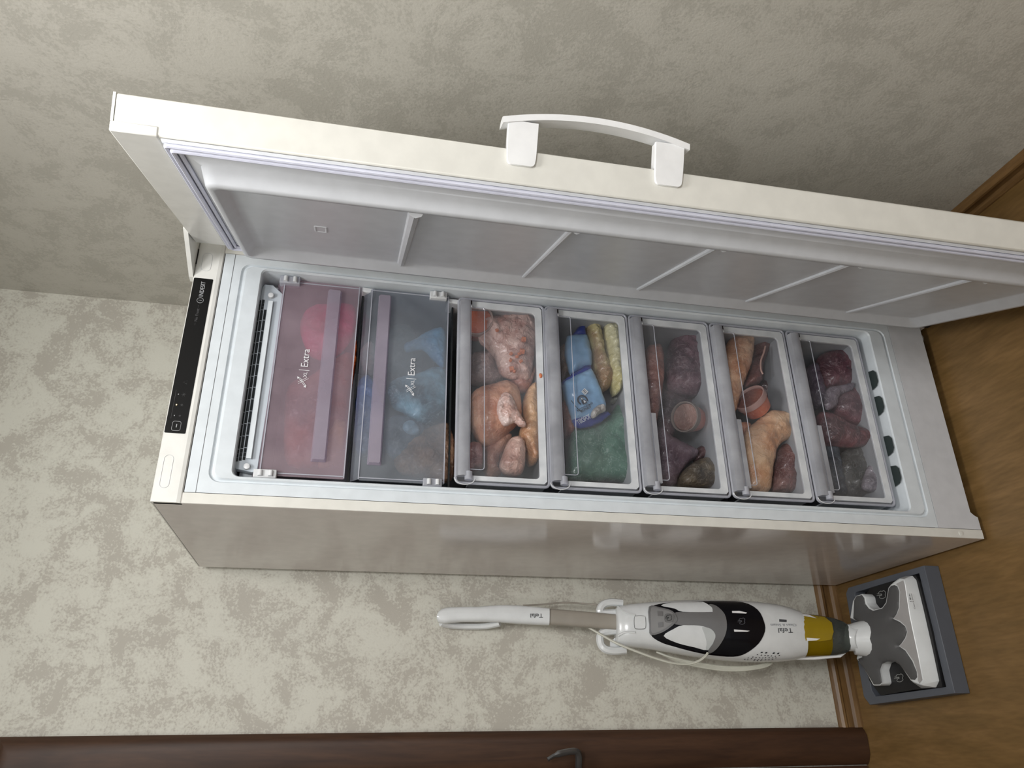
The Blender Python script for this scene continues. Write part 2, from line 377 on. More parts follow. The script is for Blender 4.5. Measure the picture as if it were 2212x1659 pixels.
# hinge plates
obj('top_hinge_cover', prism([(0.503, 0.0, 1.8625), (0.545, -0.118, 1.8625), (0.60, -0.118, 1.8625), (0.60, 0.02, 1.8625), (0.503, 0.02, 1.8625)], (0, 0, 0.009)), M_WHITE, fz)
obj('hinge_gap', B((0.535, -0.004, 1.8605), (0.574, -0.0023, 1.8624)), M_DARKGAP, fz)
hg = obj('bottom_hinge', B((0.575, -0.075, 0.020), (0.606, 0.01, 0.026)), M_GREYSTEEL, fz)
obj('hinge_pin', tube([(0.592, -0.062, 0.012), (0.592, -0.062, 0.055)], 0.008, seg=12), M_DARKGAP, hg)
obj('hinge_bracket', B((0.570, -0.02, 0.010), (0.604, -0.004, 0.030)), M_DARKGAP, hg)
# air vent at the top of the cavity
va, vb = Vector((0.076, 0.0, 0)), None
def VP(px, py): return at_y(px, py, 0.030)
vpoly = [(503, 1000), (508, 975), (566, 622), (572, 614), (590, 616), (612, 636), (612, 655), (556, 1015), (545, 1020), (508, 1012)]
vent = obj('air_vent', prism([VP(*q) for q in vpoly], (0, 0.02, 0)), mat('vent_plastic', (188, 196, 204), 0.4), fz, bevel=0.001)
for row, (z0, z1) in enumerate(((1.7195, 1.7245), (1.7125, 1.7175), (1.7055, 1.7105))):
    for k in range(14):
        x0 = 0.099 + row * 0.002 + k * 0.0272; w_ = 0.0252
        segs = [(x0, x0 + w_)] if 0 < k < 13 else [(x0, x0 + w_/3 - .001), (x0 + w_/3, x0 + 2*w_/3 - .001), (x0 + 2*w_/3, x0 + w_)]
        if row == 2 and k > 12: continue
        for a, b in segs:
            zz = 0.0005
            obj('vent_slot', B((a, 0.0285, z0), (b, 0.0298, z1)), M_VENTHOLE, vent)
obj('vent_ledge', B((0.105, 0.022, 1.6935), (0.475, 0.0299, 1.7035)), M_LINER, vent)
for x in (0.088, 0.490):
    obj('vent_knob', tube([(x, 0.030, 1.700), (x, 0.022, 1.700), (x, 0.021, 1.700)], [0.0065, 0.006, 0.003], seg=14), M_WPL, vent, smooth=True)
obj('vent_housing', prism([(0.075, 0.055, 1.688), (0.53, 0.055, 1.688), (0.53, 0.055, 1.716), (0.075, 0.055, 1.716)], (0, 0.35, 0)), M_LINER, fz)

# flap doors of the two upper compartments
def flap(zb, zt0, slant, mp, logo, low):
    x0, x1 = 0.072, 0.536
    y = 0.026
    def R3(a, b, c, d, yy, r=0.004): return [(x, yy, z) for x, z in rrect(a, b, c, d, r, 3)]
    fl = obj('flap_door', loft([R3(x0, x1, zb, zt0 - .016, y), R3(x0, x1, zb, zt0 - .016, y + 0.003)], close_first=True, close_last=True), mp, fz)
    obj('flap_top_edge', loft([[(x, y, zt0 - .016), (x, y + 0.002, zt0 - .016), (x, y + 0.022, zt0), (x, y + 0.020, zt0)] for x in (x0 + 0.002, x1 - 0.002)], close_first=True, close_last=True), mp, fl)
    hz = (1.546, 1.577) if low else (1.4335, 1.4625)
    obj('flap_grip', loft([R3(0.106, 0.519, hz[0], hz[1], y - 0.0005, .002), R3(0.109, 0.516, hz[0] + .003, hz[1] - .003, y - 0.010, .002)], close_last=True, close_first=True), M_FLAPH, fl)
    for zz in (zb + 0.0005, zt0 - 0.0175):
        obj('flap_rim', B((x0 + .002, y - 0.0018, zz), (x1 - .002, y - 0.0002, zz + 0.0022)), M_LIP, fl)
    for xx in (x0 + 0.0045, x1 - 0.0065):
        obj('flap_rim', B((xx, y - 0.0016, zb + .003), (xx + 0.002, y - 0.0002, zt0 - .018)), M_LIP, fl)
    lx, lz = logo; yy = y - 0.0012
    text('flap_lettering', 'Extra', (lx + 0.036, yy, lz), TX, TZ, 0.022, M_WPRINT, fl, wscale=0.95)
    text('flap_lettering', 'XL', (lx + 0.0125, yy, lz), TX, TZ, 0.011, M_WPRINT, fl)
    obj('lettering_bar', B((lx + 0.0285, yy, lz - 0.004), (lx + 0.0297, yy + 0.0004, lz + 0.018)), M_WPRINT, fl)
    bm = bmesh.new()
    for p in (((-0.010, 0.001), (0.012, 0.018)), ((-0.008, -0.001), (0.010, 0.013)), ((-0.004, 0.016), (0.010, -0.004)), ((0.0, 0.017), (0.012, -0.001))):
        (a, b), (c, d) = p
        tube([(lx + a, yy, lz + b), (lx + c, yy, lz + d)], 0.0006, bm, seg=4)
    for cx_, cz_, sg in ((-0.012, -0.001, -1), (0.013, 0.020, 1)):
        v = [bm.verts.new((lx + cx_, yy - .0003, lz + cz_)), bm.verts.new((lx + cx_ - sg*0.006, yy - .0003, lz + cz_ - sg*0.0015)), bm.verts.new((lx + cx_ - sg*0.0015, yy - .0003, lz + cz_ - sg*0.006))]
        bm.faces.new(v)
    obj('lettering_arrow', bm, M_WPRINT, fl)
    # hinge clips
    cz = (1.640, 1.685) if low else (1.305, 1.345)
    for s, (xa, xb) in enumerate(((0.064, 0.082), (0.522, 0.5405))):
        cl = obj('hinge_clip', B((xa, 0.016, cz[0]), (xb, 0.036, cz[1])), M_WPL if (s == 0) == low else M_LIP, fl, bevel=0.002)
        for q in (0.25, 0.7):
            zz = cz[0] + (cz[1] - cz[0]) * q
            obj('clip_peg', tube([(xa + .003, 0.014, zz), (xb - .003, 0.014, zz)], 0.0045, seg=12), M_WPL, fl, smooth=True)
    return fl
flap(1.506, 1.690, 0, M_FLAP, (0.283, 1.603), True)
flap(1.299, 1.4945, 0, M_FLAPB, (0.283, 1.372), False)
for (z, x) in ((1.49, 0.540), (1.289, 0.533)):
    obj('shelf_bracket', B((x - 0.012, 0.03, z - 0.018), (x, 0.08, z + 0.012)), M_WPL, fz, bevel=0.003)
# the shelves under the two flap compartments
for z in (1.500, 1.288):
    obj('shelf', B((0.068, 0.05, z - 0.003), (0.537, 0.47, z + 0.001)), mat('shelf_glass_dark', (36, 40, 42), 0.25), fz)

# five drawers
DRW = [(1.069, 1.275), (0.857, 1.064), (0.640, 0.849), (0.427, 0.632), (0.212, 0.418)]
def drawer(zb, zt0, k):
    x0, x1, y = 0.079, 0.535, 0.030
    yf, yb = 0.0265, 0.030
    fr = obj('drawer', loft([[(x, yf + 0.003, z) for x, z in rrect(x0, x1, zb, zt0, 0.010)], [(x, yf + 0.0015, z) for x, z in rrect(x0 + .001, x1 - .001, zb + .001, zt0 - .001, 0.009)]], close_last=True), M_CLEAR, fz)
    # rounded clear rim around the front
    obj('drawer_rim', tube([(x, yf + 0.003, z) for x, z in rrect(x0, x1, zb, zt0, 0.010)], 0.0032, seg=8, cyc=True), M_LIP, fr, smooth=True)
    # white frosted frame, U-shaped with rounded inner corners
    a, b, c = x0 + 0.006, x1 - 0.006, zb + 0.005
    i0, i1, j0, r = x0 + 0.0165, x1 - 0.023, zb + 0.021, 0.010
    U = [(a, zt0 - 0.030), (a, c + .006), (a + .006, c), (b - .006, c), (b, c + .006), (b, zt0 - 0.012), (i1 - 0.03, zt0 - 0.012), (i1 - 0.03, zt0 - 0.024), (i1 - 0.006, zt0 - 0.027), (i1, zt0 - 0.034)]
    for q in range(6):
        an = math.radians(-90 * q / 5); U.append((i1 - r + r*math.cos(an), j0 + r + r*math.sin(an)))
    for q in range(6):
        an = math.radians(-90 - 90 * q / 5); U.append((i0 + r + r*math.cos(an), j0 + r + r*math.sin(an)))
    U.append((i0, zt0 - 0.030))
    obj('front_frame', prism([(x, 0.0262, z) for x, z in U], (0, 0.006, 0)), M_FRAME, fr)
    # grip ridge along the top and the lip line under it
    rg = loft([[(x, yy, z) for yy, z in ((yf, zt0 - 0.028), (yf - 0.012, zt0 - 0.026), (yf - 0.017, zt0 - 0.014), (yf - 0.012, zt0 - 0.003), (yf, zt0))] for x in (x0 + 0.012, x1 - 0.012)], close_first=True, close_last=True)
    obj('grip', rg, M_RIDGE, fr, smooth=True, angle=50)
    obj('grip_edge', tube([(x0 + 0.016, yf - 0.008, zt0 - 0.028), (x1 - 0.016, yf - 0.008, zt0 - 0.028)], 0.0013, seg=6), M_LIP, fr)
    lp = rrect(x0 + 0.030, x1 - 0.024, zt0 - 0.061, zt0 - 0.024, 0.006, 3)
    obj('grip_lip', tube([(x, yf - 0.003, z) for x, z in lp], 0.0011, seg=6, cyc=True), M_LIP, fr)
    if k >= 2:
        obj('grip_bar', B((x0 + 0.02, yf - 0.011, zt0 - 0.040), (x0 + 0.19, yf - 0.003, zt0 - 0.029)), M_RIDGE, fr)
    # clear roller at the left end, ring around it
    obj('roller', tube([(x0 + 0.004, yf - 0.008, zt0 - 0.026), (x0 + 0.022, yf - 0.008, zt0 - 0.026)], 0.0085, seg=14), M_LIP, fr, smooth=True)
    ringp = [(x0 + 0.008 + 0.014*math.cos(t), yf - 0.007, zt0 - 0.018 + 0.022*math.sin(t)) for t in [math.radians(90 + i*15) for i in range(13)]]
    obj('roller_ring', tube(ringp, 0.0011, seg=6), M_WPL, fr)
    obj('latch_slot', B((x1 - 0.020, yf - 0.010, zt0 - 0.030), (x1 - 0.010, yf - 0.008, zt0 - 0.027)), M_DARKGAP, fr)
    obj('latch_tab', tube([(x1 - 0.024, yf - 0.009, zt0 - 0.0285), (x1 - 0.029, yf - 0.009, zt0 - 0.029)], 0.002, seg=8), M_WPL, fr)
    # basket behind: floor, sides, back
    bm = bmesh.new()
    box(bm, (x0 + 0.008, 0.038, zb + 0.004), (x1 - 0.010, 0.42, zb + 0.007))
    box(bm, (x0 + 0.004, 0.038, zb + 0.004), (x0 + 0.007, 0.42, zt0 - 0.03))
    box(bm, (x1 - 0.010, 0.038, zb + 0.004), (x1 - 0.007, 0.42, zt0 - 0.03))
    box(bm, (x0 + 0.008, 0.418, zb + 0.004), (x1 - 0.010, 0.421, zt0 - 0.03))
    obj('basket', bm, M_BASKET, fr)
    return fr
drs = [drawer(a, b, k) for k, (a, b) in enumerate(DRW)]
for x in (0.412, 0.340, 0.232, 0.154):
    obj('floor_slot', prism([(x + a, b, 0.1972) for a, b in ((-0.026, 0.03), (-0.022, 0.012), (-0.012, 0.004), (0.012, 0.004), (0.022, 0.012), (0.026, 0.03))], (0, 0, 0.0012)), M_SLOT, fz)

# ------------------------------------------------------------------ freezer door (part of the freezer)
th = math.radians(69.85); U_ = Vector((-math.cos(th), -math.sin(th), 0)); N_ = Vector((math.sin(th), -math.cos(th), 0)); HG = Vector((0.5614, -0.0508, 0))
def dp_(u, n, z): return HG + U_ * u + N_ * n + Vector((0, 0, z))
TH = 0.055; DZ0, DZ1 = 0.045, 1.8605
def dbox(u0, u1, n0, n1, z0, z1):
    bm = bmesh.new(); v = [bm.verts.new(dp_(*c)) for c in ((u0,n0,z0),(u1,n0,z0),(u1,n1,z0),(u0,n1,z0),(u0,n0,z1),(u1,n0,z1),(u1,n1,z1),(u0,n1,z1))]
    for f in ((0,1,2,3),(4,5,6,7),(0,1,5,4),(1,2,6,5),(2,3,7,6),(3,0,4,7)): bm.faces.new([v[i] for i in f])
    return bm
door = obj('door', dbox(-0.004, 0.595, 0, TH, DZ0, DZ1 - 0.004), M_CREAM, fz, bevel=0.003)
obj('top_cap', dbox(-0.004, 0.5965, -0.0012, 0.014, 1.797, DZ1), M_WHITE, door, bevel=0.002)
obj('top_strip', dbox(-0.004, 0.595, 0.014, TH + 0.0005, DZ1 - 0.0038, DZ1), M_WHITE, door)
def dring(u0, u1, z0, z1, r, n): return [dp_(u, n, z) for u, z in rrect(u0, u1, z0, z1, r)]
GZ0, GZ1 = 0.075, 1.795
inner = loft([dring(0.004, 0.590, GZ0, GZ1, 0.003, -0.0005), dring(0.006, 0.588, GZ0 + .002, GZ1 - .002, 0.003, -0.005), dring(0.028, 0.566, GZ0 + .024, GZ1 - .024, 0.006, -0.005),
              dring(0.036, 0.556, GZ0 + .030, GZ1 - .031, 0.010, -0.009), dring(0.052, 0.534, GZ0 + 0.05, GZ1 - .042, 0.020, -0.010),
              dring(0.058, 0.522, GZ0 + 0.056, GZ1 - .048, 0.020, -0.034), dring(0.062, 0.516, GZ0 + 0.062, GZ1 - .052, 0.018, -0.038), dring(0.070, 0.504, GZ0 + 0.070, GZ1 - .060, 0.014, -0.037),
              dring(0.082, 0.488, GZ0 + 0.09, GZ1 - .072, 0.012, -0.020), dring(0.10, 0.47, GZ0 + 0.10, GZ1 - .09, 0.012, -0.0195)], close_last=True)
obj('door_liner', inner, M_DLINER, door, smooth=True, angle=60)
for k, (d, n_, r) in enumerate(((0.007, -0.0085, 0.0036), (0.0145, -0.0115, 0.0038), (0.0225, -0.0085, 0.0034))):
    obj('gasket', tube(dring(0.004 + d, 0.592 - d, GZ0 + d, GZ1 - d, 0.003, n_), r, seg=8, cyc=True), M_GASKET, door, smooth=True)
for z, w_ in ((1.424, 0.011), (1.153, 0.006), (0.884, 0.006), (0.612, 0.006), (0.345, 0.006)):
    rb = [dp_(0.084, -0.019, z), dp_(0.12, -0.0195, z), dp_(0.30, -0.0195, z), dp_(0.44, -0.0195, z), dp_(0.485, -0.0205, z), dp_(0.502, -0.0325, z)]
    obj('liner_rib', tube(spline(rb, 4), [w_ * (0.7 + 0.5 * i / 20) for i in range(21)], seg=8, flat=1.0), M_DLINER, door, smooth=True)
obj('moulded_mark', loft([[dp_(u, n, z) for u, z in rrect(0.262 + s, 0.300 - s, 1.572 + s, 1.596 - s, 0.002, 2)] for s, n in ((0, -0.0195), (0.001, -0.0207), (0.003, -0.0207), (0.004, -0.0198))], close_last=True), M_DLINER, door)
# door handle: two arms wrapping the latch edge and a bowed bar
hb = door
for (z0, z1) in ((1.2525, 1.2985), (1.010, 1.0570)):
    arm = [(0.5968, 0.030), (0.5968, 0.050), (0.5968, 0.094)]
    pr = []
    bm = bmesh.new()
    zc = (z0 + z1) / 2; hw = (z1 - z0) / 2
    sec = lambda n, s: [dp_(0.5955, n, zc - hw*s), dp_(0.5955, n, zc + hw*s), dp_(0.6005, n, zc + hw*s*0.97), dp_(0.6005, n, zc - hw*s*0.97)]
    loft([sec(0.0285, 0.70), sec(0.0300, 0.86), sec(0.033, 0.95), sec(0.040, 1.0), sec(TH, 1.03), sec(0.098, 1.06)], bm, close_first=True, close_last=True)
    sec2 = lambda u, s: [dp_(u, TH + 0.001, zc - hw*s), dp_(u, TH + 0.001, zc + hw*s), dp_(u, 0.0985, zc + hw*s), dp_(u, 0.0985, zc - hw*s)]
    loft([sec2(0.5954, 1.0), sec2(0.578, 0.96)], bm, close_first=True, close_last=True)
    obj('handle_arm', bm, M_HANDLE, door, smooth=True, angle=35)
rings = []
for i in range(25):
    t = i / 24; z = 1.308 - t * 0.307; bow = 0.0 + 0.020 * (1 - (2*t - 1) ** 2) - 0.000
    n = 0.0920 + bow
    rings.append([dp_(0.6030, n - 0.001, z), dp_(0.6025, n + 0.0090, z), dp_(0.592, n + 0.0125, z), dp_(0.580, n + 0.0110, z), dp_(0.572, n + 0.005, z), dp_(0.571, n + 0.000, z), dp_(0.580, n - 0.001, z), dp_(0.594, n - 0.001, z)])
obj('handle_bar', loft(rings, close_first=True, close_last=True), M_HANDLE, door, smooth=True, angle=50)

# ------------------------------------------------------------------ frozen goods
def seg_dist(p, poly):
    best = 1e9; n = len(poly)
    for i in range(n):
        a, b = poly[i], poly[(i+1) % n]; ax, ay = a; bx, by = b
        dx, dy = bx-ax, by-ay; L2 = dx*dx + dy*dy or 1e-12
        t = max(0, min(1, ((p[0]-ax)*dx + (p[1]-ay)*dy)/L2)); d = math.hypot(p[0]-ax-t*dx, p[1]-ay-t*dy)
        best = min(best, d)
    return best
def lump(name, pix, Y, T, m, label=None, cat=None, group=None, parent=None, wr=0.006, ws=38, R=None, seed=0, smoothpoly=True, lean=0.0, step=None):
    """a filled bag: outline seen from the front at depth Y, thickness T, wrinkled surface"""
    P = [at_y(x, y, Y) for x, y in pix]
    poly = [(p.x, p.z) for p in P]
    if smoothpoly: poly = [(q.x, q.y) for q in spline([(a, b, 0) for a, b in poly], 3, cyc=True)]
    xs = [p[0] for p in poly]; zs = [p[1] for p in poly]
    R_ = R or min(max(xs)-min(xs), max(zs)-min(zs)) * 0.42
    st = step or max(0.0045, min(max(xs)-min(xs), max(zs)-min(zs)) / 16)
    bm = cutgrid(poly, st)
    zmid = (min(zs)+max(zs))/2
    info = {}
    for v in bm.verts:
        d = seg_dist((v.co.x, v.co.y), poly); h = math.sqrt(max(0, 1 - (1 - min(1, d / R_)) ** 2))
        info[v] = (v.co.x, v.co.y, h)
    back = bm.copy() if False else None
    front = {}; rear = {}
    bm2 = bmesh.new()
    for v, (x, z, h) in info.items():
        q = Vector((x, z, seed * 3.1)) * ws
        nz = noise.fractal(q, 0.9, 2.0, 4) * wr
        fold = abs(noise.noise(Vector((x*ws*1.6 + z*ws*0.5, z*ws*0.5, seed)))) * wr * 0.8
        ly = lean * (z - zmid)
        front[v] = bm2.verts.new((x, Y - T * h * 0.55 + ly + (nz - fold) * min(1, h * 1.6), z))
        rear[v] = front[v] if h < 0.02 else bm2.verts.new((x, Y + T * h * 0.75 + ly, z))
    for f in bm.faces:
        try: bm2.faces.new([front[v] for v in f.verts])
        except ValueError: pass
        b = [rear[v] for v in f.verts]
        try:
            if b != [front[v] for v in f.verts]: bm2.faces.new(b[::-1])
        except ValueError: pass
    bm.free()
    o = obj(name, bm2, m, parent, smooth=True, angle=75)
    if label: tag(o, label, cat, group)
    return o
def bagmat(name, c1, c2, scale=18, rough=0.38, bump=0.6, bscale=70, ramp=(0.38, 0.62), coat=0.35):
    c1 = tuple(255 * (v / 255) ** 0.74 for v in c1); c2 = tuple(255 * (v / 255) ** 0.85 for v in c2)
    m = mat(name, c1, rough, 0, c2, scale, 6, bump, bscale, coat, ramp=ramp)
    nt = m.node_tree; b = nt.nodes['Principled BSDF']; L = nt.links.new; N = nt.nodes.new
    src = b.inputs['Base Color'].links[0].from_socket
    tc = N('ShaderNodeTexCoord'); n = N('ShaderNodeTexNoise'); n.inputs['Scale'].default_value = 26; n.inputs['Detail'].default_value = 2; n.inputs['Distortion'].default_value = 2.2
    L(tc.outputs['Object'], n.inputs[0])
    s1 = N('ShaderNodeMath'); s1.operation = 'SUBTRACT'; s1.inputs[1].default_value = 0.5; L(n.outputs[0], s1.inputs[0])
    s2 = N('ShaderNodeMath'); s2.operation = 'ABSOLUTE'; L(s1.outputs[0], s2.inputs[0])
    mr = N('ShaderNodeMapRange'); mr.inputs[1].default_value = 0.0; mr.inputs[2].default_value = 0.022; mr.inputs[3].default_value = 0.38; mr.inputs[4].default_value = 0.0
    L(s2.outputs[0], mr.inputs[0])
    mx = N('ShaderNodeMix'); mx.data_type = 'RGBA'; L(mr.outputs[0], mx.inputs[0]); L(src, mx.inputs[6]); mx.inputs[7].default_value = lin(tuple(min(255, v * 0.6 + 100) for v in c1))
    L(mx.outputs[2], b.inputs['Base Color'])
    bp = [q for q in nt.nodes if q.type == 'BUMP']
    if bp:
        bp[0].inputs['Distance'].default_value = 0.006
        nn = bp[0].inputs['Height'].links[0].from_node; nn.inputs['Distortion'].default_value = 1.2
    return m
def crop(x0, y0, s): return lambda L: [(x0 + s*a, y0 + s*b) for a, b in L]
def tub(name, c, axis, r, depth, mbody, mrim, mlid, label, group=None):
    """round plastic tub, mouth at c, opening towards axis"""
    ax = Vector(axis).normalized(); a = ax.orthogonal().normalized(); b = ax.cross(a); c = Vector(c)
    def rg(t, rr): return [c - ax*t + (a*math.cos(k*math.pi/16) + b*math.sin(k*math.pi/16))*rr for k in range(32)]
    e = empty(name, c - ax*depth*0.5, label, 'tub', group)
    obj('tub_body', loft([rg(0.004, r*0.97), rg(depth*0.5, r*0.93), rg(depth, r*0.82)], close_last=True), mbody, e, smooth=True, angle=40)
    obj('tub_rim', loft([rg(-0.003, r*1.03), rg(0.006, r*1.05), rg(0.012, r*1.03), rg(0.012, r*0.985), rg(-0.001, r*0.92), rg(-0.003, r*0.96), rg(-0.003, r*1.03)]), mrim, e, smooth=True, angle=50)
    obj('tub_contents', loft([rg(0.003, r*0.90), rg(0.004, r*0.5)], close_last=True), mlid, e)
    return e

Cf1 = crop(500, 580, 280/988)
lump('frozen_bag', Cf1([(560,330),(640,280),(740,270),(900,270),(950,330),(940,480),(860,620),(740,700),(620,680),(560,600),(520,450)]), 0.062, 0.04, bagmat('magenta_bag', (255, 30, 116), (190, 20, 70), 9), 'magenta plastic bag of frozen food behind the topmost flap', 'bag', seed=1)
lump('frozen_bag', Cf1([(430,900),(600,820),(760,700),(900,640),(925,740),(900,1000),(860,1250),(700,1480),(430,1500),(400,1200)]), 0.075, 0.05, bagmat('red_brown_bag', (150, 70, 58), (92, 40, 44), 12), 'reddish brown bag lying left of the magenta one in the topmost compartment', 'bag', seed=2)
lump('frozen_package', Cf1([(760,1180),(830,1150),(880,1200),(860,1330),(820,1480),(700,1520),(660,1480)]), 0.060, 0.03, bagmat('ochre_bag', (190, 150, 92), (110, 80, 50), 14), 'ochre striped packet at the lower left of the topmost compartment', 'packet', seed=3)
lump('frozen_carrot', Cf1([(925,650),(948,560),(958,560),(955,700),(930,850),(918,900)]), 0.075, 0.02, bagmat('orange_skin', (232, 96, 30), (200, 70, 20), 20), 'bright orange strip seen in the gap beside the topmost flap', 'food', seed=4)
Cf2 = crop(740, 600, 260/938)
lump('frozen_bag', Cf2([(560,480),(640,430),(740,390),(800,420),(800,640),(780,700),(700,640),(620,560),(500,580),(480,520)]), 0.060, 0.035, bagmat('light_blue_bag', (120, 196, 236), (60, 120, 170), 8), 'pale blue bag at the lower right behind the second flap', 'bag', seed=5)
lump('frozen_bag', Cf2([(350,860),(430,780),(600,740),(700,700),(800,720),(810,900),(800,1080),(640,1150),(480,1060),(380,1000)]), 0.066, 0.04, bagmat('blue_grey_bag', (140, 206, 230), (20, 56, 72), 10, ramp=(0.42, 0.55)), 'mottled blue-green bag in the middle behind the second flap', 'bag', seed=6)
lump('frozen_bag', Cf2([(320,420),(520,380),(620,560),(620,700),(560,800),(380,760),(330,600)]), 0.10, 0.06, bagmat('dark_green_bag', (42, 62, 62), (24, 36, 38), 10), 'dark green bag tucked behind the blue ones, second compartment', 'bag', seed=7)
lump('frozen_bag', Cf2([(110,860),(180,760),(240,800),(300,900),(330,1100),(300,1300),(160,1400),(90,1300)]), 0.062, 0.035, bagmat('navy_bag', (60, 94, 170), (30, 44, 96), 9), 'navy blue bag at the upper left behind the second flap', 'bag', seed=8)
lump('frozen_bag', Cf2([(330,1110),(470,1080),(620,1130),(650,1250),(560,1400),(400,1420),(320,1300)]), 0.075, 0.045, bagmat('slate_bag', (92, 112, 130), (40, 52, 62), 10), 'slate blue bag left of the bread behind the second flap', 'bag', seed=9)
lump('bag_knot', Cf2([(480,1130),(540,1110),(600,1170),(590,1220),(520,1220),(470,1180)]), 0.045, 0.015, bagmat('pale_blue_knot', (156, 188, 204), (110, 150, 172), 20), 'pale blue tied bag end above the bread, second compartment', 'bag', seed=10)
lump('frozen_bag', Cf2([(140,560),(230,500),(260,640),(240,760),(170,740),(140,660)]), 0.066, 0.03, bagmat('pinkish_bag', (170, 120, 112), (110, 90, 90), 14), 'dull pink bag at the upper edge behind the second flap', 'bag', seed=11)
lump('frozen_bread', Cf2([(420,1340),(520,1240),(660,1170),(800,1130),(850,1200),(880,1330),(870,1520),(820,1600),(700,1570),(480,1540),(400,1450)]), 0.075, 0.05, bagmat('brown_crust', (150, 108, 80), (98, 68, 50), 26, bump=0.9), 'rough brown loaf sticking out at the lower left of the second flap', 'bread', seed=12, wr=0.008)

C3 = crop(980, 640, 210/830)
lump('minced_meat_bag', C3([(250,180),(380,170),(520,150),(620,128),(695,140),(700,300),(690,500),(650,700),(560,710),(470,700),(390,650),(350,520),(280,440),(215,370),(215,260)]), 0.085, 0.06, bagmat('mince_bag', (214, 172, 158), (166, 116, 104), 30, 0.3, 0.9, 60), 'clear bag of pink mince dotted with orange cubes in the third compartment', 'bag', seed=13, wr=0.007, ws=60)
lump('meat_piece', C3([(455,680),(560,700),(655,640),(690,560),(700,640),(640,800),(550,820),(500,760)]), 0.11, 0.05, bagmat('pink_meat', (196, 138, 118), (160, 104, 90), 22), 'pink meat piece under the mince bag', 'meat', seed=14)
for k, (x, y) in enumerate(((598,370),(490,490),(560,490),(585,470),(487,545),(575,555),(496,622),(520,640),(370,290),(540,515))):
    p = at_y(*C3([(x, y)])[0], 0.046)
    s = 0.0052 if k in (0, 6, 3) else 0.0034
    bm = bmesh.new(); bmesh.ops.create_cube(bm, size=s*2); bmesh.ops.rotate(bm, verts=bm.verts, matrix=Matrix.Rotation(0.5*k, 3, 'Y') @ Matrix.Rotation(0.3*k, 3, 'X')); bmesh.ops.translate(bm, verts=bm.verts, vec=p)
    tag(obj('carrot_cube', bm, M_CUBE if k else globals().setdefault('M_CUBE', bagmat('carrot_orange', (206, 108, 64), (180, 84, 48), 40)), bevel=0.0008), 'small orange cube on the mince bag in the third compartment', 'food', 'orange cubes on the mince bag')
chk = bagmat('chicken_skin', (214, 152, 118), (176, 110, 84), 16, 0.35, 0.6, 50)
lump('chicken_bag', C3([(330,760),(440,730),(540,790),(575,900),(570,1060),(480,1160),(350,1260),(230,1260),(150,1120),(135,960),(150,840),(230,780)]), 0.105, 0.09, chk, 'large peach coloured frozen chicken left of the mince bag', 'chicken', seed=15)
lump('bag_twist', C3([(390,850),(450,820),(510,870),(540,950),(620,1100),(560,1110),(520,1080),(430,1110),(370,1010),(365,930)]), 0.058, 0.03, bagmat('white_pink_film', (232, 204, 192), (206, 160, 144), 28, 0.25, 0.9, 60), 'whitish twisted bag end lying on the large chicken', 'bag', seed=16, ws=70)
lump('chicken_bag', C3([(470,1230),(540,1200),(605,1250),(612,1380),(600,1480),(560,1530),(450,1520),(390,1450),(420,1340)]), 0.075, 0.05, bagmat('pale_chicken', (206, 162, 144), (172, 124, 108), 24, 0.3, 0.9, 60), 'small wrinkled pinkish chicken bag at the left end of the third compartment', 'chicken', seed=17, ws=60)
lump('chicken_bag', C3([(590,900),(640,780),(700,760),(720,950),(724,1200),(720,1400),(650,1440),(600,1330),(560,1180),(590,1050)]), 0.10, 0.06, bagmat('tan_chicken', (212, 160, 112), (180, 124, 84), 16), 'tan frozen chicken piece along the bottom of the third compartment', 'chicken', seed=18)
lump('chicken_bag', C3([(260,1300),(420,1180),(500,1200),(440,1330),(390,1450),(400,1530),(270,1530)]), 0.13, 0.06, bagmat('rosy_chicken', (190, 132, 104), (150, 96, 78), 16), 'rosy chicken piece behind the small wrinkled bag', 'chicken', seed=19)
lump('frozen_bag', C3([(150,500),(330,480),(390,640),(430,720),(330,760),(150,740),(130,600)]), 0.14, 0.06, bagmat('greyish_bag', (150, 122, 116), (116, 94, 90), 20), 'greyish pink bag between the red tub and the large chicken', 'bag', seed=20)
lump('frozen_liver', C3([(130,1260),(230,1270),(250,1350),(240,1470),(180,1500),(120,1480)]), 0.085, 0.04, bagmat('dark_meat', (106, 60, 56), (76, 42, 42), 16), 'dark brown meat at the far left of the third compartment', 'meat', seed=21)
m_rb = bagmat('red_tub_plastic', (186, 82, 52), (150, 62, 42), 10, bump=0.1); m_rim = clear('milky_rim_plastic', (220, 205, 200), 0.6, 0.2, (214, 190, 180))
p = at_y(1023, 706, 0.10)
tub('plastic_tub', (p.x, 0.062, p.z), (-0.1, -1, 0.15), 0.040, 0.06, m_rb, m_rim, m_rb, 'orange-red round tub behind the grip of the third compartment')
pc_ = at_y(1169, 809, 0.02)
bm = bmesh.new(); bmesh.ops.create_icosphere(bm, subdivisions=2, radius=0.005); bmesh.ops.scale(bm, vec=(1.3, 0.6, 0.8), verts=bm.verts)
for v in bm.verts: v.co += v.co.normalized() * noise.noise(v.co * 300) * 0.0015
bmesh.ops.translate(bm, verts=bm.verts, vec=(pc_.x, 0.0255, pc_.z))
tag(obj('carrot_crumb', bm, bpy.data.materials['carrot_orange'], smooth=True), 'single orange crumb stuck on the lower rim of the upper drawer', 'food')

